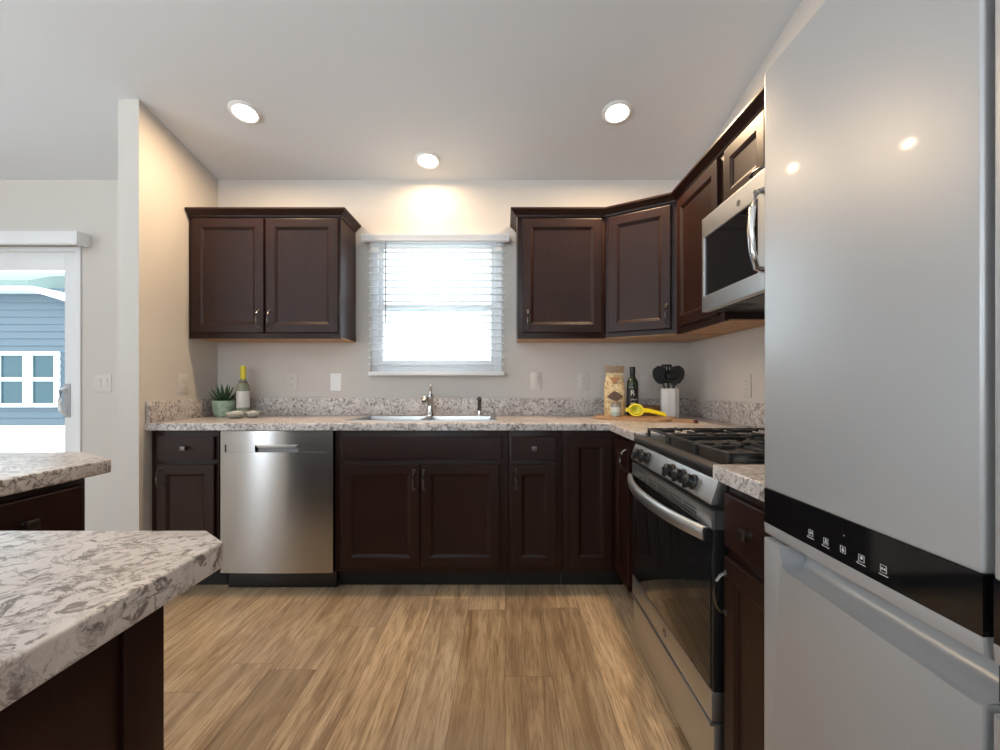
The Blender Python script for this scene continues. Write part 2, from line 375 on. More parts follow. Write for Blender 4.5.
# ------------------------------------------------------------------ kitchen window blind
r = thing('window_blind', 'white horizontal slat blind hung over the window above the sink', 'blind', (0, BW, 0))
bx0, bx1 = -.900, -.006
bm = new(); prism(bm, [(-.068, 2.056), (-.076, 2.064), (-.076, 2.080), (-.084, 2.094), (-.084, 2.104), (0, 2.104), (0, 2.092), (-.062, 2.092), (-.062, 2.056)], -.942, .027, 'x'); finish(bm, 'valance', M_TRIM, r)
M_SLAT = mat('white_slat_plastic', (.88, .90, .92), .45)
_t = N(M_SLAT, 'ShaderNodeBsdfTranslucent'); _t.inputs[0].default_value = (.9, .93, .95, 1); _m = N(M_SLAT, 'ShaderNodeMixShader'); _m.inputs[0].default_value = .22
_o = M_SLAT.node_tree.nodes['Material Output']; L(M_SLAT, bsdf(M_SLAT).outputs[0], _m.inputs[1]); L(M_SLAT, _t.outputs[0], _m.inputs[2]); L(M_SLAT, _m.outputs[0], _o.inputs['Surface'])
bm = new(); box(bm, bx0+.004, bx1-.004, -.058, -.006, 2.069, 2.10, .003); finish(bm, 'head_rail', M_TRIM, r)
z = 2.042; k = 0
bm = new()
while z > 1.222:
    for s in (0,):
        prism(bm, [(-.057, z+.0042), (-.032, z+.0068), (-.007, z+.0042), (-.007, z+.0004), (-.032, z+.003), (-.057, z+.0004)], bx0, bx1, 'x')
    z -= .0465
finish(bm, 'slats', M_SLAT, r)
bm = new(); box(bm, bx0, bx1, -.06, -.005, 1.180, 1.205, .004); finish(bm, 'bottom_rail', M_TRIM, r)
for xx in (bx0+.085, (bx0+bx1)/2, bx1-.085):
    bm = new()
    for yy in (-.0585, -.0055): tube(bm, [(xx, yy, 1.2), (xx, yy, 2.075)], .0011, 5)
    finish(bm, 'ladder_cord', M_TRIM, r)
bm = new(); tube(bm, [(-.784, -.064, 2.075), (-.784, -.066, 1.53)], .0045, 8); finish(bm, 'tilt_wand', mat('grey_wand', (.30, .31, .33), .3), r)

# ------------------------------------------------------------------ cabinet kit (front faces local -y, doors stand 20 mm proud of the frame at y=0)
def panel_slab(bm, x0, x1, z0, z1, yf, t=.02, stile=.055, axis=None):
    """five-piece door: frame with stepped moulding and sunk flat panel"""
    loops = [(0, yf+t), (0, yf+.004), (.0015, yf+.001), (.004, yf)]
    if stile: loops += [(stile-.004, yf), (stile, yf+.0025), (stile+.006, yf+.0045), (stile+.012, yf+.010), (stile+.016, yf+.0105)]
    rings = []
    for i, y in loops: rings.append([bm.verts.new(p) for p in ((x0+i, y, z0+i), (x1-i, y, z0+i), (x1-i, y, z1-i), (x0+i, y, z1-i))])
    for a, b in zip(rings, rings[1:]):
        for k in range(4): bm.faces.new((a[k], a[(k+1) % 4], b[(k+1) % 4], b[k]))
    bm.faces.new(rings[0][::-1]); bm.faces.new(rings[-1]); return bm
def bow_pull(parent, x, z, yf, length=.10):
    bm = new(); h = length/2
    tube(bm, [(x, yf-.002, z-h), (x, yf-.014, z-h+.004), (x, yf-.025, z-h*.62), (x, yf-.030, z), (x, yf-.025, z+h*.62), (x, yf-.014, z+h-.004), (x, yf-.002, z+h)], .005, 8,
         radii=[.006, .0045, .0045, .0058, .0045, .0045, .006])
    for s in (-1, 1): lathe(bm, [(0, 0), (.0085, 0), (.0085, .003), (.006, .005), (0, .005)], (x, yf, z+s*h), 12, Matrix.Rotation(PI/2, 3, 'X'))
    return finish(bm, 'handle', M_PULL, parent)
def square_knob(parent, x, z, yf):
    bm = new(); lathe(bm, [(0, 0), (.008, 0), (.006, .006), (.0055, .016), (0, .016)], (x, yf, z), 12, Matrix.Rotation(PI/2, 3, 'X'))
    box(bm, x-.015, x+.015, yf-.024, yf-.015, z-.0125, z+.0125, .003)
    return finish(bm, 'knob', M_PULL, parent)
def add_door(root, x0, x1, z0, z1, hx=None, hz=None, yf=-.02, name='door'):
    bm = new(); panel_slab(bm, x0, x1, z0, z1, yf); d = finish(bm, name, M_CAB, root, smooth=20)
    if hx is not None: bow_pull(d, hx, hz, yf)
    return d
def add_drawer(root, x0, x1, z0, z1, knob=True, yf=-.02, name='drawer'):
    bm = new(); panel_slab(bm, x0, x1, z0, z1, yf, stile=0); d = finish(bm, name, M_CAB, root, smooth=20)
    if knob: square_knob(d, (x0+x1)/2, (z0+z1)/2, yf)
    return d
def base_body(root, w_, depth=.55, z1=.874):
    bm = new(); box(bm, 0, w_, 0, depth, .105, z1, .002); finish(bm, 'body', M_CAB, root)
    bm = new(); box(bm, .001, w_-.001, .07, .09, 0, .105); finish(bm, 'toe_kick', M_KICK, root)

YF = 2.45                                      # face frames of the back run
def xb(px): return X(px, YF)
def xd(px): return X(px, YF-.02)
ZD1, ZD0, ZT1, ZT0 = .838, .716, .690, .136    # drawer top / bottom, door top / bottom
# narrow base cabinet at the left wall
r = thing('base_cabinet', 'narrow dark base cabinet with one drawer, left of the dishwasher', 'cabinet', (-1.922, YF, 0)); o = -1.922
base_body(r, xb(219)-o)
add_drawer(r, xd(156)-o, xd(214)-o, ZD1, ZD0); add_door(r, xd(156)-o, xd(214)-o, ZT0, ZT1, xd(160.5)-o, .615)
# sink base
r = thing('base_cabinet', 'wide dark base cabinet with two doors under the sink', 'cabinet', (xb(335), YF, 0)); o = xb(335); ws = xb(508.5)-o
bm = new(); box(bm, 0, ws, 0, .02, .105, .874, .002); box(bm, 0, .018, .0201, .53, .105, .874); box(bm, ws-.018, ws, .0201, .53, .105, .874); box(bm, .0181, ws-.0181, .0201, .53, .105, .123); box(bm, 0, ws, .5301, .55, .105, .874); finish(bm, 'body', M_CAB, r)
bm = new(); box(bm, .001, ws-.001, .07, .09, 0, .105); finish(bm, 'toe_kick', M_KICK, r)
add_drawer(r, xd(342)-o, xd(502)-o, ZD0, ZD1, False, name='false_drawer_front')
add_door(r, xd(341)-o, xd(419.5)-o, ZT0, ZT1, xd(414)-o, .605); add_door(r, xd(420.7)-o, xd(499.5)-o, ZT0, ZT1, xd(424.3)-o, .605)
# drawer base
r = thing('base_cabinet', 'narrow dark base cabinet with drawer and door, right of the sink cabinet', 'cabinet', (xb(509), YF, 0)); o = xb(509)
base_body(r, xb(562)-o)
add_drawer(r, xd(512)-o, xd(556.5)-o, ZD0, ZD1); add_door(r, xd(512)-o, xd(556)-o, ZT0, ZT1, xd(516.2)-o, .61)
# corner base
RF = .605                                      # face frames of the right run (doors at .585)
r = thing('corner_base_cabinet', 'dark L-shaped corner base cabinet with folding doors beside the range', 'cabinet', (xb(562.5), YF, 0)); o = xb(562.5)
bm = new(); prism(bm, [(0, 0), (RF-o, 0), (RF-o, 1.955-YF), (1.232-o, 1.955-YF), (1.232-o, .55), (0, .55)], .105, .874, 'z'); finish(bm, 'body', M_CAB, r, smooth=5)
bm = new(); prism(bm, [(.001, .07), (RF+.07-o, .07), (RF+.07-o, 1.957-YF), (RF+.09-o, 1.957-YF), (RF+.09-o, .09), (.001, .09)], 0, .105, 'z'); finish(bm, 'toe_kick', M_KICK, r, smooth=5)
add_door(r, xd(569)-o, RF-.024-o, ZT0, ZD1)
bm = new(); panel_slab(bm, 0, .28, ZT0, ZD1, -.02); d = finish(bm, 'door', M_CAB, r, smooth=20)
d.location = (RF-o, -.026, 0); d.rotation_euler = (0, 0, -PI/2); bow_pull(d, .252, .755, -.02)
# right of the range
r = thing('base_cabinet', 'dark base cabinet with drawer and arched handle, between range and refrigerator', 'cabinet', (RF-.015, 1.186, 0), -PI/2)
base_body(r, .28)
add_drawer(r, .012, .27, ZD0-.012, ZD1+.004); add_door(r, .012, .27, ZT0-.03, ZT1-.012, .026, .585)

# countertop of the back run with the corner, hole for the sink, backsplash
CT0, CT1 = .876, .914
xs = [-1.926, -.875, -.075, .56, 1.236]; ys = [1.952, 2.405, 2.545, 2.935, 3.018]
r = thing('countertop', 'speckled stone-look L-shaped countertop along back wall with the sink set in', 'countertop', (0, 0, 0))
bm = new(); cells(bm, xs, ys, lambda i, j: (j == 0 and i == 3) or (j >= 1 and not (i == 1 and j == 2)), CT0, CT1, .007); finish(bm, 'slab', M_LAM, r)
bm = new()
box(bm, -1.926, 1.236, 2.998, 3.018, CT1, 1.030, .004); box(bm, 1.216, 1.236, 1.952, 2.997, CT1, 1.030, .004); box(bm, -1.926, -1.906, 2.41, 2.997, CT1, 1.030, .004)
finish(bm, 'backsplash', M_LAM, r)
r = thing('countertop', 'short speckled countertop section between the gas range and refrigerator', 'countertop', (0, 0, 0))
bm = new(); cells(bm, [.545, 1.236], [.905, 1.180], lambda i, j: True, CT0, CT1, .007); finish(bm, 'slab', M_LAM, r)
bm = new(); box(bm, 1.216, 1.236, .905, 1.18, CT1, 1.030, .004); finish(bm, 'backsplash', M_LAM, r)

# ------------------------------------------------------------------ wall cabinets
ZU0, ZU1, ZDU0, ZDU1 = 1.402, 2.165, 1.434, 2.126
UF = 2.74
CROWN = [(0, 2.140), (.006, 2.140), (.008, 2.150), (.018, 2.158), (.026, 2.168), (.034, 2.172), (.038, 2.176), (.038, 2.186), (0, 2.186)]
def upper_box(root, w_, depth, z0=ZU0):
    bm = new(); box(bm, 0, w_, 0, depth, z0+.006, ZU1, .002); finish(bm, 'body', M_CAB, root)
    bm = new(); box(bm, .002, w_-.002, .018, depth, z0, z0+.0055); finish(bm, 'bottom_panel', M_NATWOOD, root)
    bm = new(); box(bm, 0, w_, 0, .018, z0-.001, z0+.0058); finish(bm, 'bottom_rail', M_CAB, root)
def xu(px): return X(px, UF)
def xw(px): return X(px, UF-.02)
o = -1.924
r = thing('wall_cabinet', 'dark two-door wall cabinet left of the window', 'cabinet', (o, UF, 0)); wl = -1.0-o
upper_box(r, wl, BW-UF-.004)
add_door(r, xw(192)-o, xw(263.3)-o, ZDU0, ZDU1, xw(258.5)-o, 1.515); add_door(r, xw(265.8)-o, xw(337.5)-o, ZDU0, ZDU1, xw(269.6)-o, 1.515)
bm = new(); sweep(bm, [(0, 0), (wl, 0), (wl, BW-UF-.006)], CROWN); finish(bm, 'crown_molding', M_CAB, r, smooth=25)
# back-right
o = .076; DX, DY = .96, 2.512
r = thing('wall_cabinet', 'dark single-door wall cabinet right of the window', 'cabinet', (o, UF, 0))
upper_box(r, .612-o, BW-UF-.004)
add_door(r, xw(522.5)-o, xw(602)-o, ZDU0, ZDU1, xw(527.7)-o, 1.515)
# diagonal corner
A = Vector((.614, UF)); B = Vector((DX, DY)); ang = math.atan2(B.y-A.y, B.x-A.x); ln = (B-A).length
r = thing('corner_wall_cabinet', 'dark angled corner wall cabinet above the utensil crock', 'cabinet', (A.x, A.y, 0), 0)
pl = [(0, 0), (DX-A.x, DY-A.y), (RW-.004-A.x, DY-A.y), (RW-.004-A.x, BW-.004-A.y), (0, BW-.004-A.y)]
bm = new(); prism(bm, pl, ZU0+.006, ZU1, 'z'); finish(bm, 'body', M_CAB, r, smooth=5)
pl2 = [(.002, .02), (DX-A.x+.012, DY-A.y+.012), (RW-.006-A.x, DY-A.y+.012), (RW-.006-A.x, BW-.006-A.y), (.002, BW-.006-A.y)]
bm = new(); prism(bm, pl2, ZU0, ZU0+.0055, 'z'); finish(bm, 'bottom_panel', M_NATWOOD, r, smooth=5)
bm = new(); panel_slab(bm, .022, ln-.030, ZDU0, ZDU1, -.02); d = finish(bm, 'door', M_CAB, r, smooth=20); d.rotation_euler = (0, 0, ang)
bow_pull(d, ln-.052, 1.515, -.02)
# right run: tall one then the short one over the microwave
MY0, MY1 = 1.21, 1.965
r = thing('wall_cabinet', 'tall dark wall cabinet between corner cabinet and microwave', 'cabinet', (DX, DY-.002, 0), -PI/2)
upper_box(r, DY-.004-MY1, RW-DX-.004)
add_door(r, .045, DY-.002-2.0, ZDU0, ZDU1)
r = thing('wall_cabinet', 'short dark wall cabinet mounted above the microwave', 'cabinet', (DX, MY1-.002, 0), -PI/2)
upper_box(r, MY1-.004-MY0, RW-DX-.004, 1.848)
o = MY1-.002
add_door(r, o-1.935, o-1.632, 1.885, ZDU1); add_door(r, o-1.560, o-1.255, 1.885, ZDU1)
for d, xk in zip([c for c in r.children if c.name.startswith('door')], (o-1.66, o-1.535)):
    bm = new(); tube(bm, [(xk-.04, -.022, 1.905), (xk-.034, -.038, 1.905), (xk, -.046, 1.905), (xk+.034, -.038, 1.905), (xk+.04, -.022, 1.905)], .005, 8); finish(bm, 'handle', M_PULL, d)
# crown along the right-hand run
cr = thing('crown_molding', 'dark crown molding running over the wall cabinets right of the window', 'molding', (0, 0, 0))
bm = new(); sweep(bm, [(.072, BW-.006), (.072, UF-.002), (A.x, UF-.002), (DX-.002, DY), (DX-.002, MY0)], CROWN); finish(bm, 'molding', M_CAB, cr, smooth=25)

# ------------------------------------------------------------------ dishwasher
dx0, dx1 = X(220.5, 2.42), X(333, 2.42)
r = thing('dishwasher', 'stainless steel dishwasher with pocket handle under the countertop', 'dishwasher', (dx0, 2.42, 0)); wd = dx1-dx0
bm = new(); box(bm, .01, wd-.006, .03, .55, .10, .868); finish(bm, 'body', M_BLACK, r)
bm = new(); n = 18; zb, zt0, zt1, ztop = .108, .757, .798, .871
def bow(u): return -.006*(1-(2*u-1)**2)
def curved(bm, z0, z1, x0=0, x1=None, yo=0, t=.03):
    x1 = wd if x1 is None else x1
    fr = [[bm.verts.new((x0+(x1-x0)*i/n, bow((x0+(x1-x0)*i/n)/wd)+yo, z)) for z in (z0, z1)] for i in range(n+1)]
    bk = [[bm.verts.new((x0+(x1-x0)*i/n, t, z)) for z in (z0, z1)] for i in range(n+1)]
    for i in range(n):
        bm.faces.new((fr[i][0], fr[i+1][0], fr[i+1][1], fr[i][1])); bm.faces.new((bk[i][0], bk[i][1], bk[i+1][1], bk[i+1][0]))
        bm.faces.new((fr[i][1], fr[i+1][1], bk[i+1][1], bk[i][1])); bm.faces.new((fr[i][0], bk[i][0], bk[i+1][0], fr[i+1][0]))
    bm.faces.new((fr[0][0], fr[0][1], bk[0][1], bk[0][0])); bm.faces.new((fr[n][0], bk[n][0], bk[n][1], fr[n][1]))
curved(bm, zb, zt0); curved(bm, zt1, ztop)
px0, px1 = (257-220.5)*2.42/450, (296-220.5)*2.42/450
curved(bm, zt0, zt1, 0, .024); curved(bm, zt0, zt1, wd-.03, wd)
d = finish(bm, 'door', M_STEEL_DW, r, uv=True)
bm = new(); curved(bm, zt0, zt1, .0245, px0-.012, .006); finish(bm, 'handle_strip', M_STEEL_DW, d, uv=True)
bm = new(); curved(bm, zt0, zt1, px1+.012, wd-.0305, .006); finish(bm, 'handle_strip', M_STEEL_DW, d, uv=True)
bm = new(); box(bm, px0-.012, px1+.012, .018, .03, zt0, zt1); finish(bm, 'pocket', M_DKSTEEL, d)
bm = new(); prism(bm, [(px0-.010, zt1), (px1+.010, zt1), (px1-.004, zt1-.016), (px0+.004, zt1-.016)], -.004, .004, 'y', .0015); finish(bm, 'pocket_lip', M_STEEL, d)
bm = new(); box(bm, .004, wd-.004, .06, .08, .004, .10, .003); finish(bm, 'toe_panel', M_BLACK, r)

# ------------------------------------------------------------------ gas range (local x: far to near, local -y: towards the room)
RY0, RY1 = 1.192, 1.946; RX = .60
r = thing('gas_range', 'stainless gas range with black oven door and cast iron grates', 'range', (RX, (RY0+RY1)/2, 0), -PI/2); hw = (RY1-RY0)/2
bm = new(); box(bm, -hw, hw, -.012, .61, .03, .868, .003)
for sx in (-hw+.05, hw-.05):
    for yy in (.05, .55): lathe(bm, [(0, 0), (.018, 0), (.018, .03), (0, .03)], (sx, yy, 0), 10)
finish(bm, 'body', M_BLACK, r)
bm = new(); prism(bm, [(-.040, .872), (-.044, .880), (-.040, .898), (-.030, .905), (-.012, .905), (-.004, .900), (.615, .900), (.615, .870)], -hw, hw, 'x'); finish(bm, 'cooktop', M_DKSTEEL, r)
bm = new(); box(bm, -hw+.02, hw-.02, -.002, .57, .900, .902, .001); finish(bm, 'cooktop_pan', M_BLACK, r)
bm = new(); prism(bm, [(-.013, .803), (-.054, .803), (-.056, .808), (-.036, .866), (-.032, .8698), (-.013, .8698)], -hw, hw, 'x', .002); cp = finish(bm, 'control_panel', M_STEEL, r)
for Yk in (1.835, 1.745, 1.49, 1.405, 1.32):
    xk = (RY0+RY1)/2-Yk; bm = new(); mt = Matrix.Rotation(PI/2-.33, 3, 'X')
    lathe(bm, [(0, 0), (.023, 0), (.023, .006), (.019, .009), (.018, .026), (.014, .029), (0, .029)], (xk, -.046, .836), 20, mt)
    box(bm, xk-.005, xk+.005, -.080, -.066, .820, .850, .002); finish(bm, 'knob', M_BLACKPLASTIC, cp)
# oven door
yd = -.048
bm = new(); box(bm, -hw+.001, hw-.001, yd, -.012, .305, .735, .003); door = finish(bm, 'oven_door', M_BLACK, r)
bm = new(); box(bm, -hw+.012, hw-.012, yd-.003, yd, .309, .733, .001); finish(bm, 'door_glass', M_OVENGLASS, door)
bm = new(); box(bm, -hw+.004, hw-.004, yd-.003, -.012, .226, .3045, .002); finish(bm, 'door_bottom_trim', M_STEEL, door)
# vented top strip of the door
bm = new(); xs_ = [-hw+.004]; n_s = 5; a0, a1 = -hw+.09, hw-.09; pitch = (a1-a0)/n_s
for k in range(n_s): xs_ += [a0+k*pitch+.008, a0+(k+1)*pitch-.008]
xs_.append(hw-.004)
zs_ = [.736, .742, .747, .752, .757, .762, .767, .785]
cells(bm, xs_, zs_, lambda i, j: not (i % 2 == 1 and j in (1, 3, 5)), yd-.003, yd+.006, plane='xz')
finish(bm, 'vent_strip', M_STEEL, door)
bm = new(); box(bm, -hw+.006, hw-.006, yd+.0065, -.012, .736, .784); finish(bm, 'vent_backing', M_SLOT, door)
# bowed handle: flat curved bar with end caps
bm = new(); nb = 24; out = []; inn = []
def hy(u): return yd-.018-.050*(1-abs(2*u-1)**2.2)
sec = []
for i in range(nb+1):
    u = i/nb; xx = -hw+.012+(2*hw-.024)*u; y0 = hy(u)
    sec.append([bm.verts.new((xx, y0+dy, zz)) for dy, zz in ((0, .742), (-.006, .736), (-.008, .722), (-.005, .706), (.004, .702), (.012, .706), (.012, .740))])
for a, b in zip(sec, sec[1:]):
    for k in range(7): bm.faces.new((a[k], a[(k+1) % 7], b[(k+1) % 7], b[k]))
bm.faces.new(sec[0]); bm.faces.new(sec[-1][::-1]); hb = finish(bm, 'oven_handle', M_STEEL, door)
for s in (-1, 1):
    bm = new(); box(bm, s*hw-s*.006, s*hw-s*.042, yd-.022, yd-.003, .703, .741, .003); finish(bm, 'handle_cap', M_BLACKPLASTIC, hb)
bm = new(); box(bm, -hw+.003, hw-.003, -.046, -.012, .035, .214, .004); dr = finish(bm, 'drawer', M_STEEL, r)
bm = new(); prism(bm, [(-.046, .2145), (-.056, .2165), (-.056, .2205), (-.012, .2205), (-.012, .2145)], -hw+.003, hw-.003, 'x'); finish(bm, 'drawer_lip', M_STEEL, dr)
bm = new(); lathe(bm, [(0, 0), (.014, 0), (.014, .0015), (.0125, .002), (.012, .0012), (0, .0012)], (.02, yd-.003, .268), 24, Matrix.Rotation(PI/2, 3, 'X')); bd = finish(bm, 'badge', M_DKSTEEL, door)
text_part('badge_lettering', 'GE', .014, M_CHROME, bd, (.02, yd-.0045, .268), (PI/2, 0, 0))
# burners and grates
for bx, by, br in ((-.24, .12, .045), (-.24, .43, .036), (0, .28, .05), (.24, .12, .05), (.24, .43, .036)):
    bm = new(); lathe(bm, [(0, .9022), (br*1.25, .9022), (br*1.2, .908), (br*.95, .910), (br*.95, .917), (br*.9, .921), (br*.3, .923), (0, .923)], (bx, by, 0), 24); finish(bm, 'burner', M_IRON, r)
gw = (2*hw-.05)/3
for g in range(3):
    x0 = -hw+.025+g*gw+.003; x1 = x0+gw-.006; y0, y1 = .006, .555; zt, zl = .937, .929; t = .012
    bm = new()
    box(bm, x0, x1, y0, y0+t, zl, zt, .003); box(bm, x0, x1, y1-t, y1, zl, zt, .003)
    box(bm, x0, x0+t, y0+t, y1-t, zl, zt, .003); box(bm, x1-t, x1, y0+t, y1-t, zl, zt, .003)
    for xx in (x0, x1-t):
        for yy in (y0, (y0+y1-t)/2, y1-t):
            box(bm, xx, xx+t, yy, yy+t, .9022, zl+.002, .002)
    xm = (x0+x1)/2; centers = [.12, .43] if g != 1 else [.28]
    ym = (y0+y1)/2
    if g != 1: box(bm, x0+t, x1-t, ym-t/2, ym+t/2, zl, zt, .003)
    for cy in centers:                          # fingers reaching towards the burner
        L_ = (x1-x0)/2-.045
        box(bm, x0+t, x0+t+L_, cy-t/2, cy+t/2, zl, zt+.004, .003); box(bm, x1-t-L_, x1-t, cy-t/2, cy+t/2, zl, zt+.004, .003)
        lo, hi = ((y0, ym) if cy < ym-.02 else (ym, y1)) if g != 1 else (y0, y1)
        box(bm, xm-t/2, xm+t/2, lo+t/2, cy-.04, zl, zt+.004, .003); box(bm, xm-t/2, xm+t/2, cy+.04, hi-t/2, zl, zt+.004, .003)
        for q in (-1, 1):
            for lim in (lo, hi):
                yy = (lim+cy)/2+(.01 if lim < cy else -.01)
                box(bm, (x0+t) if q < 0 else xm+.05, (xm-.05) if q < 0 else x1-t, yy-t/2, yy+t/2, zl, zt, .003)
    finish(bm, 'grate', M_IRON, r)

# ------------------------------------------------------------------ over-the-range microwave
r = thing('microwave', 'stainless over-the-range microwave with dark glass door above the range', 'microwave', (DX, MY1-.003, 1.436), -PI/2); mw = MY1-.006-MY0; yf = -.103
bm = new(); box(bm, 0, mw, yf+.03, RW-DX-.006, .012, .405, .003); finish(bm, 'body', M_BLACK, r)
bm = new(); dw = mw-.17; xs_ = [.002, .022, .435, dw]; zs_ = [.0, .065, .318, .402]
cells(bm, xs_, zs_, lambda i, j: not (i == 1 and j == 1), -yf-.03, -yf, .003, plane='xz')
for v in bm.verts: v.co.y = -v.co.y
d = finish(bm, 'door', M_STEEL, r)
bm = new(); box(bm, .020, .437, yf+.006, yf+.03, .063, .320); finish(bm, 'door_glass', M_OVENGLASS, d)
bm = new(); hx = .467
tube(bm, [(hx, yf, .068), (hx, yf-.022, .075), (hx, yf-.036, .13), (hx, yf-.042, .20), (hx, yf-.036, .275), (hx, yf-.022, .325), (hx, yf, .332)], .013, 12, flat=(1.15, .8)); finish(bm, 'handle', M_CHROME, d)
bm = new(); box(bm, dw+.002, mw-.002, yf, yf+.03, 0, .402, .003); p = finish(bm, 'control_panel', M_BLACKGLASS, r)
bm = new(); lathe(bm, [(0, 0), (.012, 0), (.012, .0012), (0, .0012)], (.31, yf, .352), 24, Matrix.Rotation(PI/2, 3, 'X')); bd = finish(bm, 'badge', M_DKSTEEL, d)
text_part('badge_lettering', 'GE', .012, M_CHROME, bd, (.31, yf-.0014, .352), (PI/2, 0, 0))
bm = new(); box(bm, .01, mw-.01, yf+.035, RW-DX-.01, -.002, .012, .002)
for k in range(9): box(bm, .05+k*.02, .06+k*.02, yf+.05, yf+.12, -.004, -.002)
finish(bm, 'vent_grille', M_BLACKPLASTIC, r)

# ------------------------------------------------------------------ refrigerator
FX, FY = .52, .904
r = thing('refrigerator', 'tall stainless four-door refrigerator with black icon band', 'refrigerator', (FX, FY, 0), -PI/2); fw = .835
bm = new(); box(bm, .004, fw-.004, .062, RW-FX-.02, .03, 1.742, .004)
for sx in (.06, fw-.06):
    for yy in (.12, .6): lathe(bm, [(0, 0), (.02, 0), (.02, .03), (0, .03)], (sx, yy, 0), 10)
finish(bm, 'cabinet', mat('dark_grey_fridge_body', (.06, .06, .062), .45), r)
ZF0, ZF1, ZB0, ZB1, ZSTR, ZREC = .06, 1.748, .848, .916, .822, .774
def fdoor(x0, x1, side):
    bm = new(); box(bm, x0, x1, 0, .058, ZB1, ZF1, .005, 3); d = finish(bm, 'upper_door', M_FRIDGE, r)
    bm = new(); box(bm, x0+.0005, x1-.0005, .0008, .058, ZB0, ZB1-.0003); b = finish(bm, 'icon_band', M_BLACKGLASS, d)
    bm = new(); prism(bm, [(0, ZB0-.0003), (.058, ZB0-.0003), (.058, ZSTR), (.012, ZSTR), (.002, ZSTR+.005)], x0, x1, 'x', .0015); finish(bm, 'lower_rail', M_FRIDGE, d)
    # freezer door with a scooped grip across its top
    xc = x0+.055 if side == 0 else x1-.055
    bm = new()
    box(bm, x0, x1, .052, .062, ZF0, ZSTR-.004)
    pl = ([(x0, ZF0), (x1, ZF0), (x1, ZREC), (xc+.02, ZREC), (xc+.008, ZREC+.003), (xc, ZREC+.012), (xc, ZSTR-.004), (x0, ZSTR-.004)] if side == 0 else
          [(x0, ZF0), (x1, ZF0), (x1, ZSTR-.004), (xc, ZSTR-.004), (xc, ZREC+.012), (xc-.008, ZREC+.003), (xc-.02, ZREC), (x0, ZREC)])
    prism(bm, pl, 0, .0525, 'y', .003, 2)
    ld = finish(bm, 'lower_door', M_FRIDGE, r)
    a, c = (xc, x1) if side == 0 else (x0, xc)
    bm = new(); prism(bm, [(.0520, ZSTR-.004), (.0470, ZSTR-.004), (.0475, ZREC+.024), (.044, ZREC+.013), (.036, ZREC+.006), (.022, ZREC+.0025), (.006, ZREC+.0006), (.0520, ZREC+.0006)], a+.002, c-.001, 'x'); finish(bm, 'grip_scoop', M_FRIDGE, ld)
    return b
b = fdoor(0, .414, 0); fdoor(.424, fw, 1)
bm = new(); box(bm, .412, .426, .02, .06, ZF0, ZF1-.002); finish(bm, 'center_gasket', M_SLOT, r)
def icon(x, z, kind):
    bm = new(); y0, y1 = .0002, .001; s = .0052; t = .0006
    if kind != 'd': 
        for a in ((x-s, x+s, z+s-t, z+s), (x-s, x+s, z-s, z-s+t), (x-s, x-s+t, z-s, z+s), (x+s-t, x+s, z-s, z+s)): box(bm, a[0], a[1], y0, y1, a[2], a[3])
        if kind == 'a': box(bm, x-.003, x+.003, y0, y1, z-.0004, z+.0012); box(bm, x-.0012, x+.0012, y0, y1, z-.002, z+.0026)
        if kind == 'b': box(bm, x-.0014, x+.0014, y0, y1, z-.003, z+.003); box(bm, x-.0026, x+.0026, y0, y1, z-.003, z-.0012)
        if kind == 'c': box(bm, x-.002, x+.002, y0, y1, z-.003, z-.0002); box(bm, x-.001, x+.001, y0, y1, z-.0002, z+.003)
        if kind == 'e': lathe(bm, [(0, 0), (.0025, 0), (.0025, .0006), (0, .0006)], (x, .001, z+.0008), 12, Matrix.Rotation(PI/2, 3, 'X'))
        if kind == 'f': box(bm, x-.0035, x-.0008, y0, y1, z-.0015, z+.0015); box(bm, x+.0008, x+.0035, y0, y1, z-.0015, z+.0015)
        if kind != 'c': box(bm, x-.0075, x+.0075, y0, y1, z-.0092, z-.0082); 
        if kind in 'abe': box(bm, x-.0085, x-.0065, y0, y1, z-.0095, z-.0068)
    else: box(bm, x-.0007, x+.0007, y0, y1, z-.0007, z+.0007)
    finish(bm, 'icon', M_ICON, b)
for px, py, kd in ((810.5, 533, 'a'), (825.5, 541.5, 'b'), (842.5, 549.5, 'c'), (861, 558.5, 'e'), (883, 569, 'f'), (843.5, 535.5, 'd')):
    Yk = FX*F/(px-VX); icon(FY-Yk, H-(py-VY)*Yk/F, kd)

# ------------------------------------------------------------------ island in the foreground and the counter behind it
r = thing('kitchen_island', 'foreground kitchen island with pale veined top and dark base', 'island', (-.85, 0, 0))
def rel(p): return (p[0]+.85, p[1])
bm = new(); prism(bm, [rel(p) for p in ((-.377, -.95), (-.377, .602), (-.428, .647), (-1.42, .647), (-1.42, -.95))], .878, .914, 'z', .004, 3); finish(bm, 'top', M_LAM, r)
bm = new(); prism(bm, [rel(p) for p in ((-.409, -.9), (-.409, .532), (-1.38, .532), (-1.38, -.9))], .0, .8775, 'z', .002); b = finish(bm, 'base', M_CAB, r)
for y0, y1 in ((-.9, -.84), (-.18, -.12), (.478, .534)):
    bm = new(); box(bm, -.4085+.85, -.4045+.85, y0, y1, .0, .8775, .001); finish(bm, 'stile', M_CAB, r)

r = thing('countertop', 'veined countertop section at left edge with a clipped corner', 'countertop', (0, 0, 0))
bm = new(); prism(bm, [(-1.103, .66), (-1.103, 1.262), (-1.30, 1.39), (-1.78, 1.39), (-1.78, .66)], .876, .914, 'z', .005, 3); finish(bm, 'slab', M_LAM, r)
r = thing('base_cabinet', 'dark base cabinet with drawers under the left-edge countertop', 'cabinet', (-1.135, .67, 0), PI/2)
base_body(r, 1.2165-.67, .60)
add_drawer(r, .025, .215, .735, .857); add_drawer(r, .225, .522, .735, .857)
add_door(r, .025, .215, .13, .72, .19, .60); add_door(r, .225, .522, .13, .72, .25, .60)

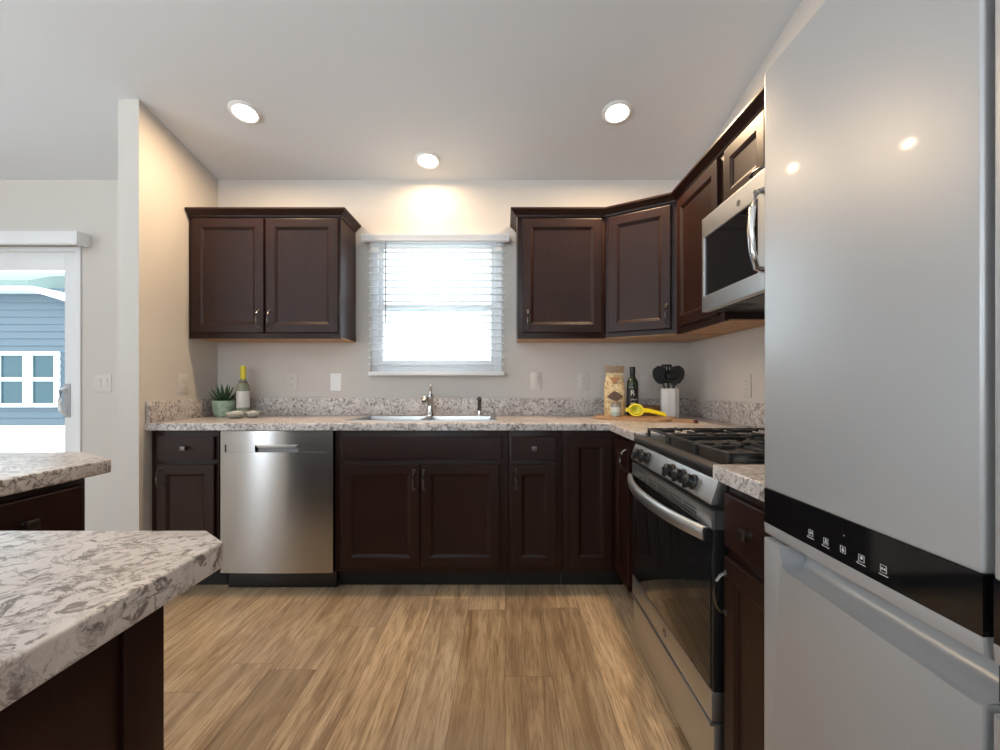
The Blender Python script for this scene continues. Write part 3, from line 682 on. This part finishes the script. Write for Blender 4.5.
# ------------------------------------------------------------------ sink, faucet, sprayer
r = thing('sink', 'double-bowl stainless steel drop-in sink set in countertop', 'sink', (-.475, 2.74, CT1))
sx0, sx1, sy0, sy1 = -.425, .425, -.215, .215
bowls = [(-.385, -.015), (.015, .385)]
xs_ = [sx0, -.385, -.015, .015, .385, sx1]; ys_ = [sy0, -.175, .135, sy1]
bm = new(); cells(bm, xs_, ys_, lambda i, j: not (j == 1 and i in (1, 3)), .0005, .006, .003, plane='xy'); finish(bm, 'rim', M_SINK, r)
for a, b in bowls:
    bm = new(); rings = []
    for ins, z in ((0, .004), (.004, -.02), (.012, -.032), (.03, -.034)):
        # shallow in the slab's thickness, then open to the dark below is avoided: full bowl
        rings.append([bm.verts.new(p) for p in ((a+ins, -.175+ins, z), (b-ins, -.175+ins, z), (b-ins, .135-ins, z), (a+ins, .135-ins, z))])
    for k_, (ins, z) in enumerate(((.010, -.15), (.022, -.165), (.05, -.17))):
        rings[1+k_] = rings[1+k_]
        for v, p in zip(rings[1+k_], ((a+ins, -.175+ins), (b-ins, -.175+ins), (b-ins, .135-ins), (a+ins, .135-ins))): v.co = Vector((p[0], p[1], z))
    for q, s in zip(rings, rings[1:]):
        for k in range(4): bm.faces.new((q[k], q[(k+1) % 4], s[(k+1) % 4], s[k]))
    bm.faces.new(rings[-1]); bo = finish(bm, 'bowl', M_SINK, r)
    bm = new(); lathe(bm, [(0, .0), (.04, .0), (.042, .003), (.03, .004), (.012, .001), (0, .001)], ((a+b)/2, -.02, -.170), 20); finish(bm, 'drain', M_CHROME, bo)
r = thing('faucet', 'chrome single-handle faucet behind the sink below the window', 'faucet', (-.482, 2.905, CT1+.006))
bm = new(); lathe(bm, [(0, 0), (.030, 0), (.030, .006), (.024, .014), (.021, .05), (.020, .10), (.022, .125), (.018, .138), (0, .138)], (0, 0, 0), 20); finish(bm, 'body', M_CHROME, r)
bm = new(); tube(bm, [(0, 0, .06), (-.004, -.03, .095), (-.008, -.075, .122), (-.012, -.12, .125), (-.014, -.145, .113), (-.014, -.155, .095)], .013, 12, radii=[.014, .0135, .014, .016, .018, .017]); finish(bm, 'spout', M_CHROME, r)
bm = new(); tube(bm, [(0, 0, .130), (.001, .004, .155), (.004, -.004, .178), (.005, -.02, .196)], .008, 10, radii=[.012, .009, .008, .0095]); finish(bm, 'lever', M_CHROME, r)
r = thing('sink_sprayer', 'small dark side sprayer standing right of the faucet', 'sprayer', (-.165, 2.905, CT1+.006))
bm = new(); lathe(bm, [(0, 0), (.022, 0), (.020, .010), (.013, .016), (.012, .03), (0, .03)], (0, 0, 0), 16); finish(bm, 'base', M_CHROME, r)
bm = new(); tube(bm, [(0, 0, .025), (0, .002, .06), (0, -.002, .085), (0, -.012, .103), (0, -.026, .112)], .012, 10, radii=[.010, .0125, .012, .015, .014]); finish(bm, 'spray_head', mat('gunmetal_sprayer', (.16, .15, .14), .25, 1), r)

# ------------------------------------------------------------------ outlets and switches
def wall_plate(kind, label, loc, rz, gang=1, m=M_PLATE, group=None):
    r = thing(kind, label, 'outlet' if kind == 'electrical_outlet' else 'switch', loc, rz, group); hw_ = .036+.023*(gang-1)
    bm = new(); box(bm, -hw_, hw_, -.006, -.0005, -.058, .058, .003); p = finish(bm, 'plate', m, r)
    for g in range(gang):
        gx = (g-(gang-1)/2)*.046
        if kind == 'electrical_outlet':
            for s in (-1, 1):
                bm = new(); box(bm, gx-.016, gx+.016, -.009, -.006, s*.021-.015, s*.021+.015, .004); k = finish(bm, 'socket', m, r)
                bm = new()
                for dx in (-.006, .006): box(bm, gx+dx-.001, gx+dx+.001, -.0095, -.0089, s*.021-.002, s*.021+.007)
                finish(bm, 'slots', M_SLOT, k)
        else:
            bm = new(); prism(bm, [(-.006, -.033), (-.006, .033), (-.012, .033), (-.008, 0), (-.008, -.033)], gx-.016, gx+.016, 'x', .001); finish(bm, 'rocker', m, r)
M_PLATEW = mat('white_plate_plastic', (.82, .82, .82), .35)
wall_plate('electrical_outlet', 'ivory electrical outlet on left side wall beside the dark wall cabinet', (LW, 2.694, 1.128), PI/2)
wall_plate('electrical_outlet', 'electrical outlet on back wall, first right of the yellow-topped bottle', (X(292, BW), BW, 1.137), 0)
wall_plate('light_switch', 'white light switch on back wall left of the window', (X(336, BW), BW, 1.137), 0, m=M_PLATEW)
wall_plate('light_switch', 'ivory light switch on back wall just right of the window', (X(536, BW), BW, 1.143), 0)
wall_plate('electrical_outlet', 'electrical outlet on back wall left of the snack bag', (X(583, BW), BW, 1.143), 0)
wall_plate('light_switch', 'light switch on back wall between dark bottle and utensil crock', (X(645, BW), BW, 1.125), 0)
wall_plate('electrical_outlet', 'electrical outlet on right wall above the range grates', (RW, RW*F/(748-VX), 1.115), -PI/2)
wall_plate('light_switch', 'double light switch on wall beside the sliding patio door', (X(103, BW), BW, 1.128), 0, 2)

# ------------------------------------------------------------------ plant, bottle and dishes on the left
r = thing('potted_succulent', 'spiky green succulent in pale green bowl pot on countertop', 'plant', (-1.787, 2.86, CT1)); r.scale = (1, 1, 1.12)
bm = new(); lathe(bm, [(0, 0), (.040, 0), (.050, .010), (.061, .045), (.066, .088), (.066, .094), (.060, .094), (.058, .080), (0, .080)], (0, 0, 0), 28)
mg = mat('green_ceramic', (.27, .40, .31), .35); L(mg, ramp(mg, noise(mg, coords(mg), 45, 3), [(.35, (.20, .33, .25)), (.65, (.36, .48, .39))]), bsdf(mg).inputs['Base Color']); finish(bm, 'pot', mg, r)
bm = new(); lathe(bm, [(0, .086), (.045, .084), (.058, .081), (.058, .079), (0, .079)], (0, 0, 0), 20); finish(bm, 'soil', mat('dark_soil', (.03, .022, .016), .9), r)
ml = mat('succulent_leaf', (.030, .085, .030), .4); bm = new()
for k in range(26):
    a = k*2.399; ring = k/26; el = math.radians(82-62*ring); ln_ = .10-.012*ring+random.uniform(-.008, .008)
    d = Vector((math.cos(a)*math.cos(el), math.sin(a)*math.cos(el), math.sin(el))); b0 = Vector((math.cos(a)*.012, math.sin(a)*.012, .082))
    pts = [b0+d*ln_*t+Vector((0, 0, .012*t*t)) for t in (0, .2, .5, .8, 1.0)]
    tube(bm, pts, .006, 6, radii=[.006, .0085, .007, .0038, .0006], flat=(1, .5))
finish(bm, 'leaves', ml, r)

r = thing('wine_bottle', 'white wine bottle with yellow capsule beside the succulent', 'bottle', (-1.681, 2.888, CT1))
mw_ = mat('pale_wine_glass', (.55, .58, .42), .06, Transmission_Weight=.55)
bm = new(); lathe(bm, [(0, 0), (.034, 0), (.0375, .004), (.0375, .185), (.034, .205), (.022, .225), (.0155, .245), (.0148, .312), (0, .312)], (0, 0, 0), 28); finish(bm, 'glass', mw_, r)
bm = new(); lathe(bm, [(.0379, .06), (.0381, .06), (.0381, .165), (.0379, .165)], (0, 0, 0), 28); finish(bm, 'label', mat('cream_bottle_label', (.72, .70, .66), .6), r)
bm = new(); lathe(bm, [(0, .326), (.0155, .326), (.0168, .323), (.0168, .238), (.0158, .236), (0, .236)], (0, 0, 0), 24); finish(bm, 'capsule', mat('yellow_capsule', (.72, .62, .03), .4), r)
bm = new(); lathe(bm, [(.0225, .2245), (.0262, .2170), (.0268, .2180), (.0232, .2260)], (0, 0, 0), 24); finish(bm, 'neck_band', mat('brown_neck_band', (.12, .09, .06), .5), r)

M_CLEAR = mat('clear_dish_glass', (.92, .95, .93), .05, Transmission_Weight=.8)
M_SHELL = mat('pale_beads', (.66, .66, .60), .45)
def dish(label, x, y, rad):
    r = thing('glass_dish', label, 'dish', (x, y, CT1))
    bm = new(); lathe(bm, [(0, 0), (rad*.55, 0), (rad*.8, .010), (rad*.97, .030), (rad, .042), (rad*.95, .042), (rad*.9, .030), (rad*.74, .013), (0, .006)], (0, 0, 0), 28); finish(bm, 'bowl', M_CLEAR, r)
    bm = new()
    for k in range(38):
        a = k*2.399; q = rad*.74*math.sqrt((k+.5)/38); z = .020+.016*(1-q/rad)+random.uniform(0, .006)
        bmesh.ops.create_icosphere(bm, subdivisions=1, radius=.0085, matrix=Matrix.Translation((q*math.cos(a), q*math.sin(a), z)))
    o = finish(bm, 'contents', M_SHELL, r); o['kind'] = 'stuff'
dish('larger clear glass dish of pale pebbles in front of the wine bottle', X(235.5, 2.76), 2.76, .056)
dish('smaller clear glass dish of pale pebbles, right of the wine bottle', X(252.5, 2.80), 2.80, .044)

# ------------------------------------------------------------------ corner group
A_, B_ = Vector((.52, 2.70)), Vector((.86, 2.44)); u = (B_-A_).normalized(); v = Vector((-u.y, u.x)); W_ = (B_-A_).length; D_ = .25; BT = .018
r = thing('cutting_board', 'wooden paddle cutting board lying in the counter corner', 'cutting board', (A_.x, A_.y, CT1), math.atan2(u.y, u.x))
mb_ = mat('warm_board_wood', (.42, .22, .09), .45); L(mb_, ramp(mb_, noise(mb_, coords(mb_, (3, 40, 40)), 2.5, 5), [(.3, (.30, .135, .05)), (.7, (.55, .32, .15))]), bsdf(mb_).inputs['Base Color'])
hy0 = .055
bm = new(); prism(bm, [(0, .02), (.02, 0), (W_-.03, 0), (W_, .025), (W_+.02, hy0), (W_+.145, hy0+.006), (W_+.155, hy0+.02), (W_+.145, hy0+.038), (W_+.02, hy0+.046), (W_, .13), (W_, D_-.02), (W_-.02, D_), (.02, D_), (0, D_-.02)], 0, BT, 'z', .003); b = finish(bm, 'board', mb_, r)
bm = new(); prism(bm, [(W_+.138, hy0+.0045), (W_+.147, hy0+.004), (W_+.158, hy0+.02), (W_+.147, hy0+.040), (W_+.138, hy0+.0395)], -.0002, BT+.0012, 'z', .001); finish(bm, 'handle_end', mat('dark_board_tip', (.12, .03, .015), .5), r)
ZB = CT1+BT

r = thing('snack_bag', 'tan printed paper snack bag standing on the cutting board', 'bag', (.672, 2.765, ZB), -.15)
mbag = mat('tan_printed_bag', (.6, .45, .25), .55)
nz = noise(mbag, coords(mbag), 55, 5, .6, .8); nb2 = noise(mbag, coords(mbag), 16, 2)
cbag = ramp(mbag, nz, [(.32, (.26, .14, .06)), (.45, (.60, .42, .20)), (.58, (.72, .58, .34)), (.72, (.82, .74, .58))]); L(mbag, cbag, bsdf(mbag).inputs['Base Color'])
bm = new(); rings = []
for z, hw_, hd in ((0, .058, .036), (.03, .062, .040), (.10, .063, .038), (.18, .061, .032), (.225, .055, .020), (.245, .050, .012), (.25, .048, .007), (.295, .052, .006), (.302, .051, .004)):
    ring = []
    for k in range(24):
        a = 2*PI*k/24; c_, s_ = math.cos(a), math.sin(a); e = .45
        ring.append(bm.verts.new((hw_*math.copysign(abs(c_)**e, c_), hd*math.copysign(abs(s_)**e, s_)+(.0025*math.sin(k*2.1+z*60) if z > .2 else .001*math.sin(k*3+z*40)), z+(.004*math.sin(k*1.7) if z > .29 else 0))))
    rings.append(ring)
for p, q in zip(rings, rings[1:]):
    for k in range(24): bm.faces.new((p[k], p[(k+1) % 24], q[(k+1) % 24], q[k]))
bm.faces.new(rings[0][::-1]); bm.faces.new(rings[-1]); bag = finish(bm, 'bag', mbag, r, smooth=60)
bm = new(); prism(bm, [(-.054, .262), (.054, .262), (.058, .300), (.045, .306), (.03, .299), (.012, .307), (-.008, .299), (-.03, .306), (-.045, .299), (-.058, .304)], -.0085, .0085, 'y', .002); finish(bm, 'top_fold', mat('brown_gold_foil', (.30, .20, .12), .4), r)
bm = new(); box(bm, -.0505, .0505, -.0125, .0125, .246, .256, .004); finish(bm, 'clip_band', mat('gold_tie', (.70, .58, .36), .4), r)
mbr = mat('brown_bag_print', (.13, .075, .05), .6)
bm = new(); prism(bm, [(-.048, .115), (-.02, .140), (0, .150), (.022, .138), (.050, .118), (.03, .098), (.005, .088), (-.028, .100)], -.0425, -.040, 'y'); finish(bm, 'label_print', mbr, r)
bm = new(); prism(bm, [(-.026, .232), (.026, .232), (.012, .205), (0, .192), (-.012, .205)], -.036, -.012, 'y'); finish(bm, 'top_print', mat('rust_bag_print', (.45, .20, .09), .6), r)

r = thing('oil_bottle', 'tall dark olive oil bottle beside the snack bag', 'bottle', (.775, 2.735, ZB))
bm = new(); lathe(bm, [(0, 0), (.031, 0), (.034, .004), (.034, .190), (.030, .210), (.017, .236), (.0145, .245), (.0145, .290), (0, .290)], (0, 0, 0), 28); finish(bm, 'glass', mat('dark_olive_glass', (.018, .026, .006), .06, spec=.7), r)
bm = new(); lathe(bm, [(0, .296), (.0155, .296), (.0165, .293), (.0165, .246), (.0155, .244), (0, .244)], (0, 0, 0), 20); finish(bm, 'cap', M_BLACKPLASTIC, r)
bm = new(); lathe(bm, [(.0343, .055), (.0345, .055), (.0345, .168), (.0343, .168)], (0, 0, 0), 28); lb = finish(bm, 'label', mat('black_oil_label', (.012, .011, .012), .5), r)
M_INK = mat('cream_label_ink', (.70, .66, .52), .6)
text_part('label_lettering', 'R', .045, M_INK, lb, (-.009, -.0350, .138), (PI/2, 0, -.20))
bm = new(); prism(bm, [(-.020, .098), (-.008, .104), (.010, .100), (.019, .106), (.019, .100), (.008, .093), (-.008, .097), (-.020, .092)], -.0362, -.030, 'y'); finish(bm, 'label_flourish', mat('grey_label_ink', (.30, .30, .28), .6), lb)
bm = new(); prism(bm, [(-.020, .078), (.006, .081), (.006, .077), (-.020, .073)], -.0362, -.030, 'y'); finish(bm, 'label_line', M_INK, lb)

r = thing('spice_jar', 'small glass jar with pale green label in front of the snack bag', 'jar', (.655, 2.655, ZB))
bm = new(); lathe(bm, [(0, 0), (.028, 0), (.031, .004), (.031, .062), (.026, .070), (0, .070)], (0, 0, 0), 24); finish(bm, 'glass', mat('grey_jar_glass', (.50, .50, .46), .1, Transmission_Weight=.4), r)
bm = new(); lathe(bm, [(.0313, .010), (.0316, .010), (.0316, .055), (.0313, .055)], (0, 0, 0), 24); lb = finish(bm, 'label', mat('pale_jar_label', (.60, .60, .55), .6), r)
bm = new(); lathe(bm, [(.0317, .014), (.0319, .014), (.0319, .026), (.0317, .026)], (0, 0, 0), 24); finish(bm, 'label_stripe', mat('green_stripe', (.33, .45, .36), .6), lb)
bm = new(); lathe(bm, [(0, .086), (.027, .086), (.029, .083), (.029, .069), (0, .069)], (0, 0, 0), 24); finish(bm, 'lid', mat('tan_jar_lid', (.26, .22, .17), .4), r)

# citrus squeezer: two hinged cups and two long handles
r = thing('citrus_squeezer', 'yellow handheld citrus squeezer lying on the cutting board', 'squeezer', (.757, 2.600, ZB), -.16)
my = mat('yellow_enamel', (.82, .66, .015), .3); my2 = mat('lime_yellow_enamel', (.55, .52, .02), .3)
tl = Matrix.Rotation(math.radians(52), 3, 'X')
bm = new(); lathe(bm, [(0, -.030), (.018, -.027), (.032, -.014), (.038, .0), (.044, .002), (.044, .006), (.037, .006), (.030, -.009), (.016, -.021), (0, -.024)], (0, 0, .040), 28, tl); finish(bm, 'outer_cup', my, r)
bm = new(); lathe(bm, [(0, -.021), (.015, -.018), (.028, -.007), (.035, .0085), (.031, .0085), (.024, -.004), (.012, -.013), (0, -.016)], (0, 0, .040), 28, tl); finish(bm, 'inner_cup', my2, r)
bm = new(); tube(bm, [(.036, .004, .034), (.075, .0, .032), (.12, -.006, .022), (.165, -.012, .010)], .009, 10, radii=[.011, .009, .0085, .0095], flat=(1, .8)); finish(bm, 'lower_handle', my, r)
bm = new(); tube(bm, [(.036, .010, .046), (.075, .007, .043), (.12, .002, .032), (.16, -.004, .021)], .008, 10, radii=[.010, .008, .0075, .008], flat=(1, .8)); finish(bm, 'upper_handle', my, r)
bm = new(); box(bm, -.060, -.036, -.008, .014, .030, .054, .006); finish(bm, 'hinge', my, r)

r = thing('wooden_bowl', 'small brown wooden bowl behind the yellow squeezer', 'bowl', (.925, 2.865, CT1))
mwb = mat('brown_bowl_wood', (.30, .14, .055), .35); L(mwb, ramp(mwb, noise(mwb, coords(mwb, (4, 4, 40)), 3, 4), [(.3, (.20, .08, .03)), (.7, (.40, .20, .085))]), bsdf(mwb).inputs['Base Color'])
bm = new(); lathe(bm, [(0, 0), (.035, 0), (.040, .006), (.060, .035), (.068, .066), (.066, .072), (.061, .068), (.052, .036), (.03, .014), (0, .012)], (0, 0, 0), 32); finish(bm, 'bowl', mwb, r)

r = thing('utensil_crock', 'tall white faceted utensil crock in the counter corner', 'crock', (X(669.5, 2.74), 2.74, CT1), .25)
bm = new(); sg = 8; lathe(bm, [(0, 0), (.054, 0), (.056, .004), (.054, .180), (.052, .183), (.046, .183), (.046, .012), (0, .012)], (0, 0, 0), sg); finish(bm, 'crock', mat('white_glazed_ceramic', (.78, .76, .74), .25), r, smooth=20)
cx, cy = X(669.5, 2.74), 2.74
M_NYLON = mat('charcoal_nylon', (.022, .025, .025), .4)
def utensil(kind, label, dx, dy, ht, head):
    tilt = Vector((dx, dy, 0)); base = Vector((cx, cy, CT1+.017))-tilt*.35; top = Vector((cx, cy, CT1))+tilt*1.0+Vector((0, 0, ht))
    r = thing(kind, label, 'utensil', base); d = top-base
    bm = new(); tube(bm, [d*t for t in (0.0, .3, .62, .66)], .0065, 8, radii=[.0055, .007, .0065, .006]); finish(bm, 'handle', M_NYLON, r)
    bm = new(); c = d*.84; zx = d.normalized(); xx_ = (Vector((1, 0, 0))-zx*zx.x).normalized(); q = Matrix((xx_, zx.cross(xx_), zx)).transposed(); qh = d.length*.19
    if head == 'spoon':
        rings = []
        for i in range(13):
            t = -1+2*i/12; wv = .044*math.sqrt(max(0.0, 1-t*t))*(1+.12*t)+.004*(1-i/12)
            ring = [bm.verts.new(c+q @ Vector((wv*math.cos(2*PI*k/12), .0045*math.sin(2*PI*k/12)+.010*(1-t*t)*(1-(math.cos(2*PI*k/12))**2*.6), t*qh))) for k in range(12)]; rings.append(ring)
        for a, b in zip(rings, rings[1:]):
            for k in range(12): bm.faces.new((a[k], a[(k+1) % 12], b[(k+1) % 12], b[k]))
        bm.faces.new(rings[0][::-1]); bm.faces.new(rings[-1])
    elif head == 'turner':
        t2 = new(); xs2 = [-.032, -.021, -.014, -.004, .004, .014, .021, .032]; zs2 = [-qh, -qh*.45, qh*.75, qh]
        cells(t2, xs2, zs2, lambda i, j: not (j == 1 and i in (1, 3, 5)), -.002, .002, .001, plane='xz')
        for v_ in t2.verts:
            k_ = 1 if v_.co.z > -qh*.5 else .45
            v_.co = c+q @ Vector((v_.co.x*k_, v_.co.y, v_.co.z))
        me = bpy.data.meshes.new('tmp'); t2.to_mesh(me); t2.free(); bm.from_mesh(me); bpy.data.meshes.remove(me)
    elif head == 'ladle':
        for s_ in range(1):
            lathe(bm, [(0, -.03), (.02, -.025), (.032, -.008), (.036, .012), (.033, .012), (.029, -.006), (.018, -.021), (0, -.026)], c, 20, q @ Matrix.Rotation(math.radians(60), 3, 'X'))
    finish(bm, 'head', M_NYLON, r)
utensil('cooking_spoon', 'black cooking spoon leaning furthest left in the white crock', -.066, .014, .312, 'spoon')
utensil('slotted_turner', 'black slotted turner upright in the middle of the white crock', -.002, .044, .322, 'turner')
utensil('ladle', 'black ladle standing at front of the white crock', -.026, -.046, .305, 'ladle')
utensil('serving_spoon', 'black serving spoon leaning right in the white crock', .066, .018, .314, 'spoon')
utensil('spatula', 'black spatula leaning toward front right of the white crock', .032, -.030, .302, 'turner')

# ------------------------------------------------------------------ recessed ceiling lights
M_LED = emit('lit_diffuser', (1.0, .95, .86), 9.0)
M_BAFFLE = mat('white_baffle', (.80, .80, .79), .5)
slope = -math.atan(.2)
def downlight(label, x, y, power, rx):
    r = thing('recessed_light', label, 'ceiling light', (x, y, ceil_z(y)), 0, 'recessed lights in the sloped ceiling'); r.rotation_euler = (rx, 0, 0); r.scale = (.87, .87, .87)
    bm = new(); lathe(bm, [(.064, -.001), (.094, -.001), (.094, -.005), (.088, -.010), (.076, -.012), (.066, -.006), (.064, .0)], (0, 0, 0), 40); finish(bm, 'trim_ring', M_BAFFLE, r)
    bm = new(); lathe(bm, [(0, -.014), (.052, -.014), (.062, -.009), (.064, -.002), (0, -.002)], (0, 0, 0), 36); finish(bm, 'diffuser', M_LED, r)
    d = bpy.data.lights.new('downlight_lamp', 'AREA'); d.shape = 'DISK'; d.size = .12; d.energy = power; d.color = (1.0, .72, .44); d.spread = PI
    o = bpy.data.objects.new('lamp', d); COL.objects.link(o); o.parent = r; o.location = (0, 0, -.03)
    return r
downlight('lit recessed ceiling light above the two-door wall cabinet', -1.417, 2.453, 11.5, slope)
downlight('lit recessed ceiling light near the right wall cabinets', .610, 2.453, 14, slope)
downlight('lit recessed ceiling light above the sink window, closest to back wall', -.484, 2.828, 4.5, slope)

# ------------------------------------------------------------------ outdoors
bm = new(); box(bm, -40, 30, BW+.12, 60, -.45, -.25); g = finish(bm, 'ground', mat('pale_concrete_ground', (.62, .63, .62), .9)); struct(g)
HY = 8.0
r = thing('house', 'blue-grey sided neighboring house seen through the patio door', 'house', (-9, HY, -.25))
ms = mat('blue_grey_siding', (.088, .122, .152), .6)
bm = new(); z = 0
while z < 2.97:
    box(bm, -5, 2.4, -.016, 0, z, z+.006); prism(bm, [(-.022, z+.006), (-.006, z+.128), (0, z+.128), (0, z+.006)], -5, 2.4, 'x'); z += .128
box(bm, -5, 2.4, 0, 6, 0, 2.97); finish(bm, 'siding', ms, r, smooth=5)
bm = new(); box(bm, -5.02, 2.42, -.05, -.024, 0, .64, .004); finish(bm, 'skirting', mat('white_skirting', (.78, .79, .79), .7), r)
mwt = mat('white_house_trim', (.80, .82, .82), .5)
bm = new(); prism(bm, [(-5.2, 2.974), (.86, 2.974), (1.35, 2.83), (2.6, 2.40), (2.6, 2.55), (1.35, 2.96), (.88, 3.06), (-5.2, 3.06)], -.30, 0, 'y'); finish(bm, 'eave_trim', mwt, r, smooth=5)
bm = new(); prism(bm, [(-.35, 3.06), (-.35, 3.14), (0, 3.29), (3, 4.11), (6.3, 3.24), (6.3, 3.06)], -5.2, .9, 'x'); finish(bm, 'roof', mat('pale_green_roof', (.17, .225, .205), .7), r, smooth=5)
mgl = mat('teal_house_glass', (.015, .062, .080), .08, spec=.5)
def hwin(x0, x1, z0, z1):
    bm = new(); f = .07; zm = (z0+z1)/2
    for a in ((x0, x0+f, z0, z1), (x1-f, x1, z0, z1), (x0+f, x1-f, z0, z0+f), (x0+f, x1-f, z1-f, z1), (x0+f, x1-f, zm-.035, zm+.035)): box(bm, a[0], a[1], -.07, 0, a[2], a[3], .004)
    o = finish(bm, 'window', mwt, r); bm = new(); box(bm, x0+f, x1-f, -.03, -.022, z0+f, z1-f); finish(bm, 'pane', mgl, o)
wx = lambda px: X(px, HY-.05)+9
hwin(wx(28), wx(58.5), 1.124-.25+.25-.16, 1.95); hwin(wx(-4), wx(27.5), 1.124-.16, 1.95)
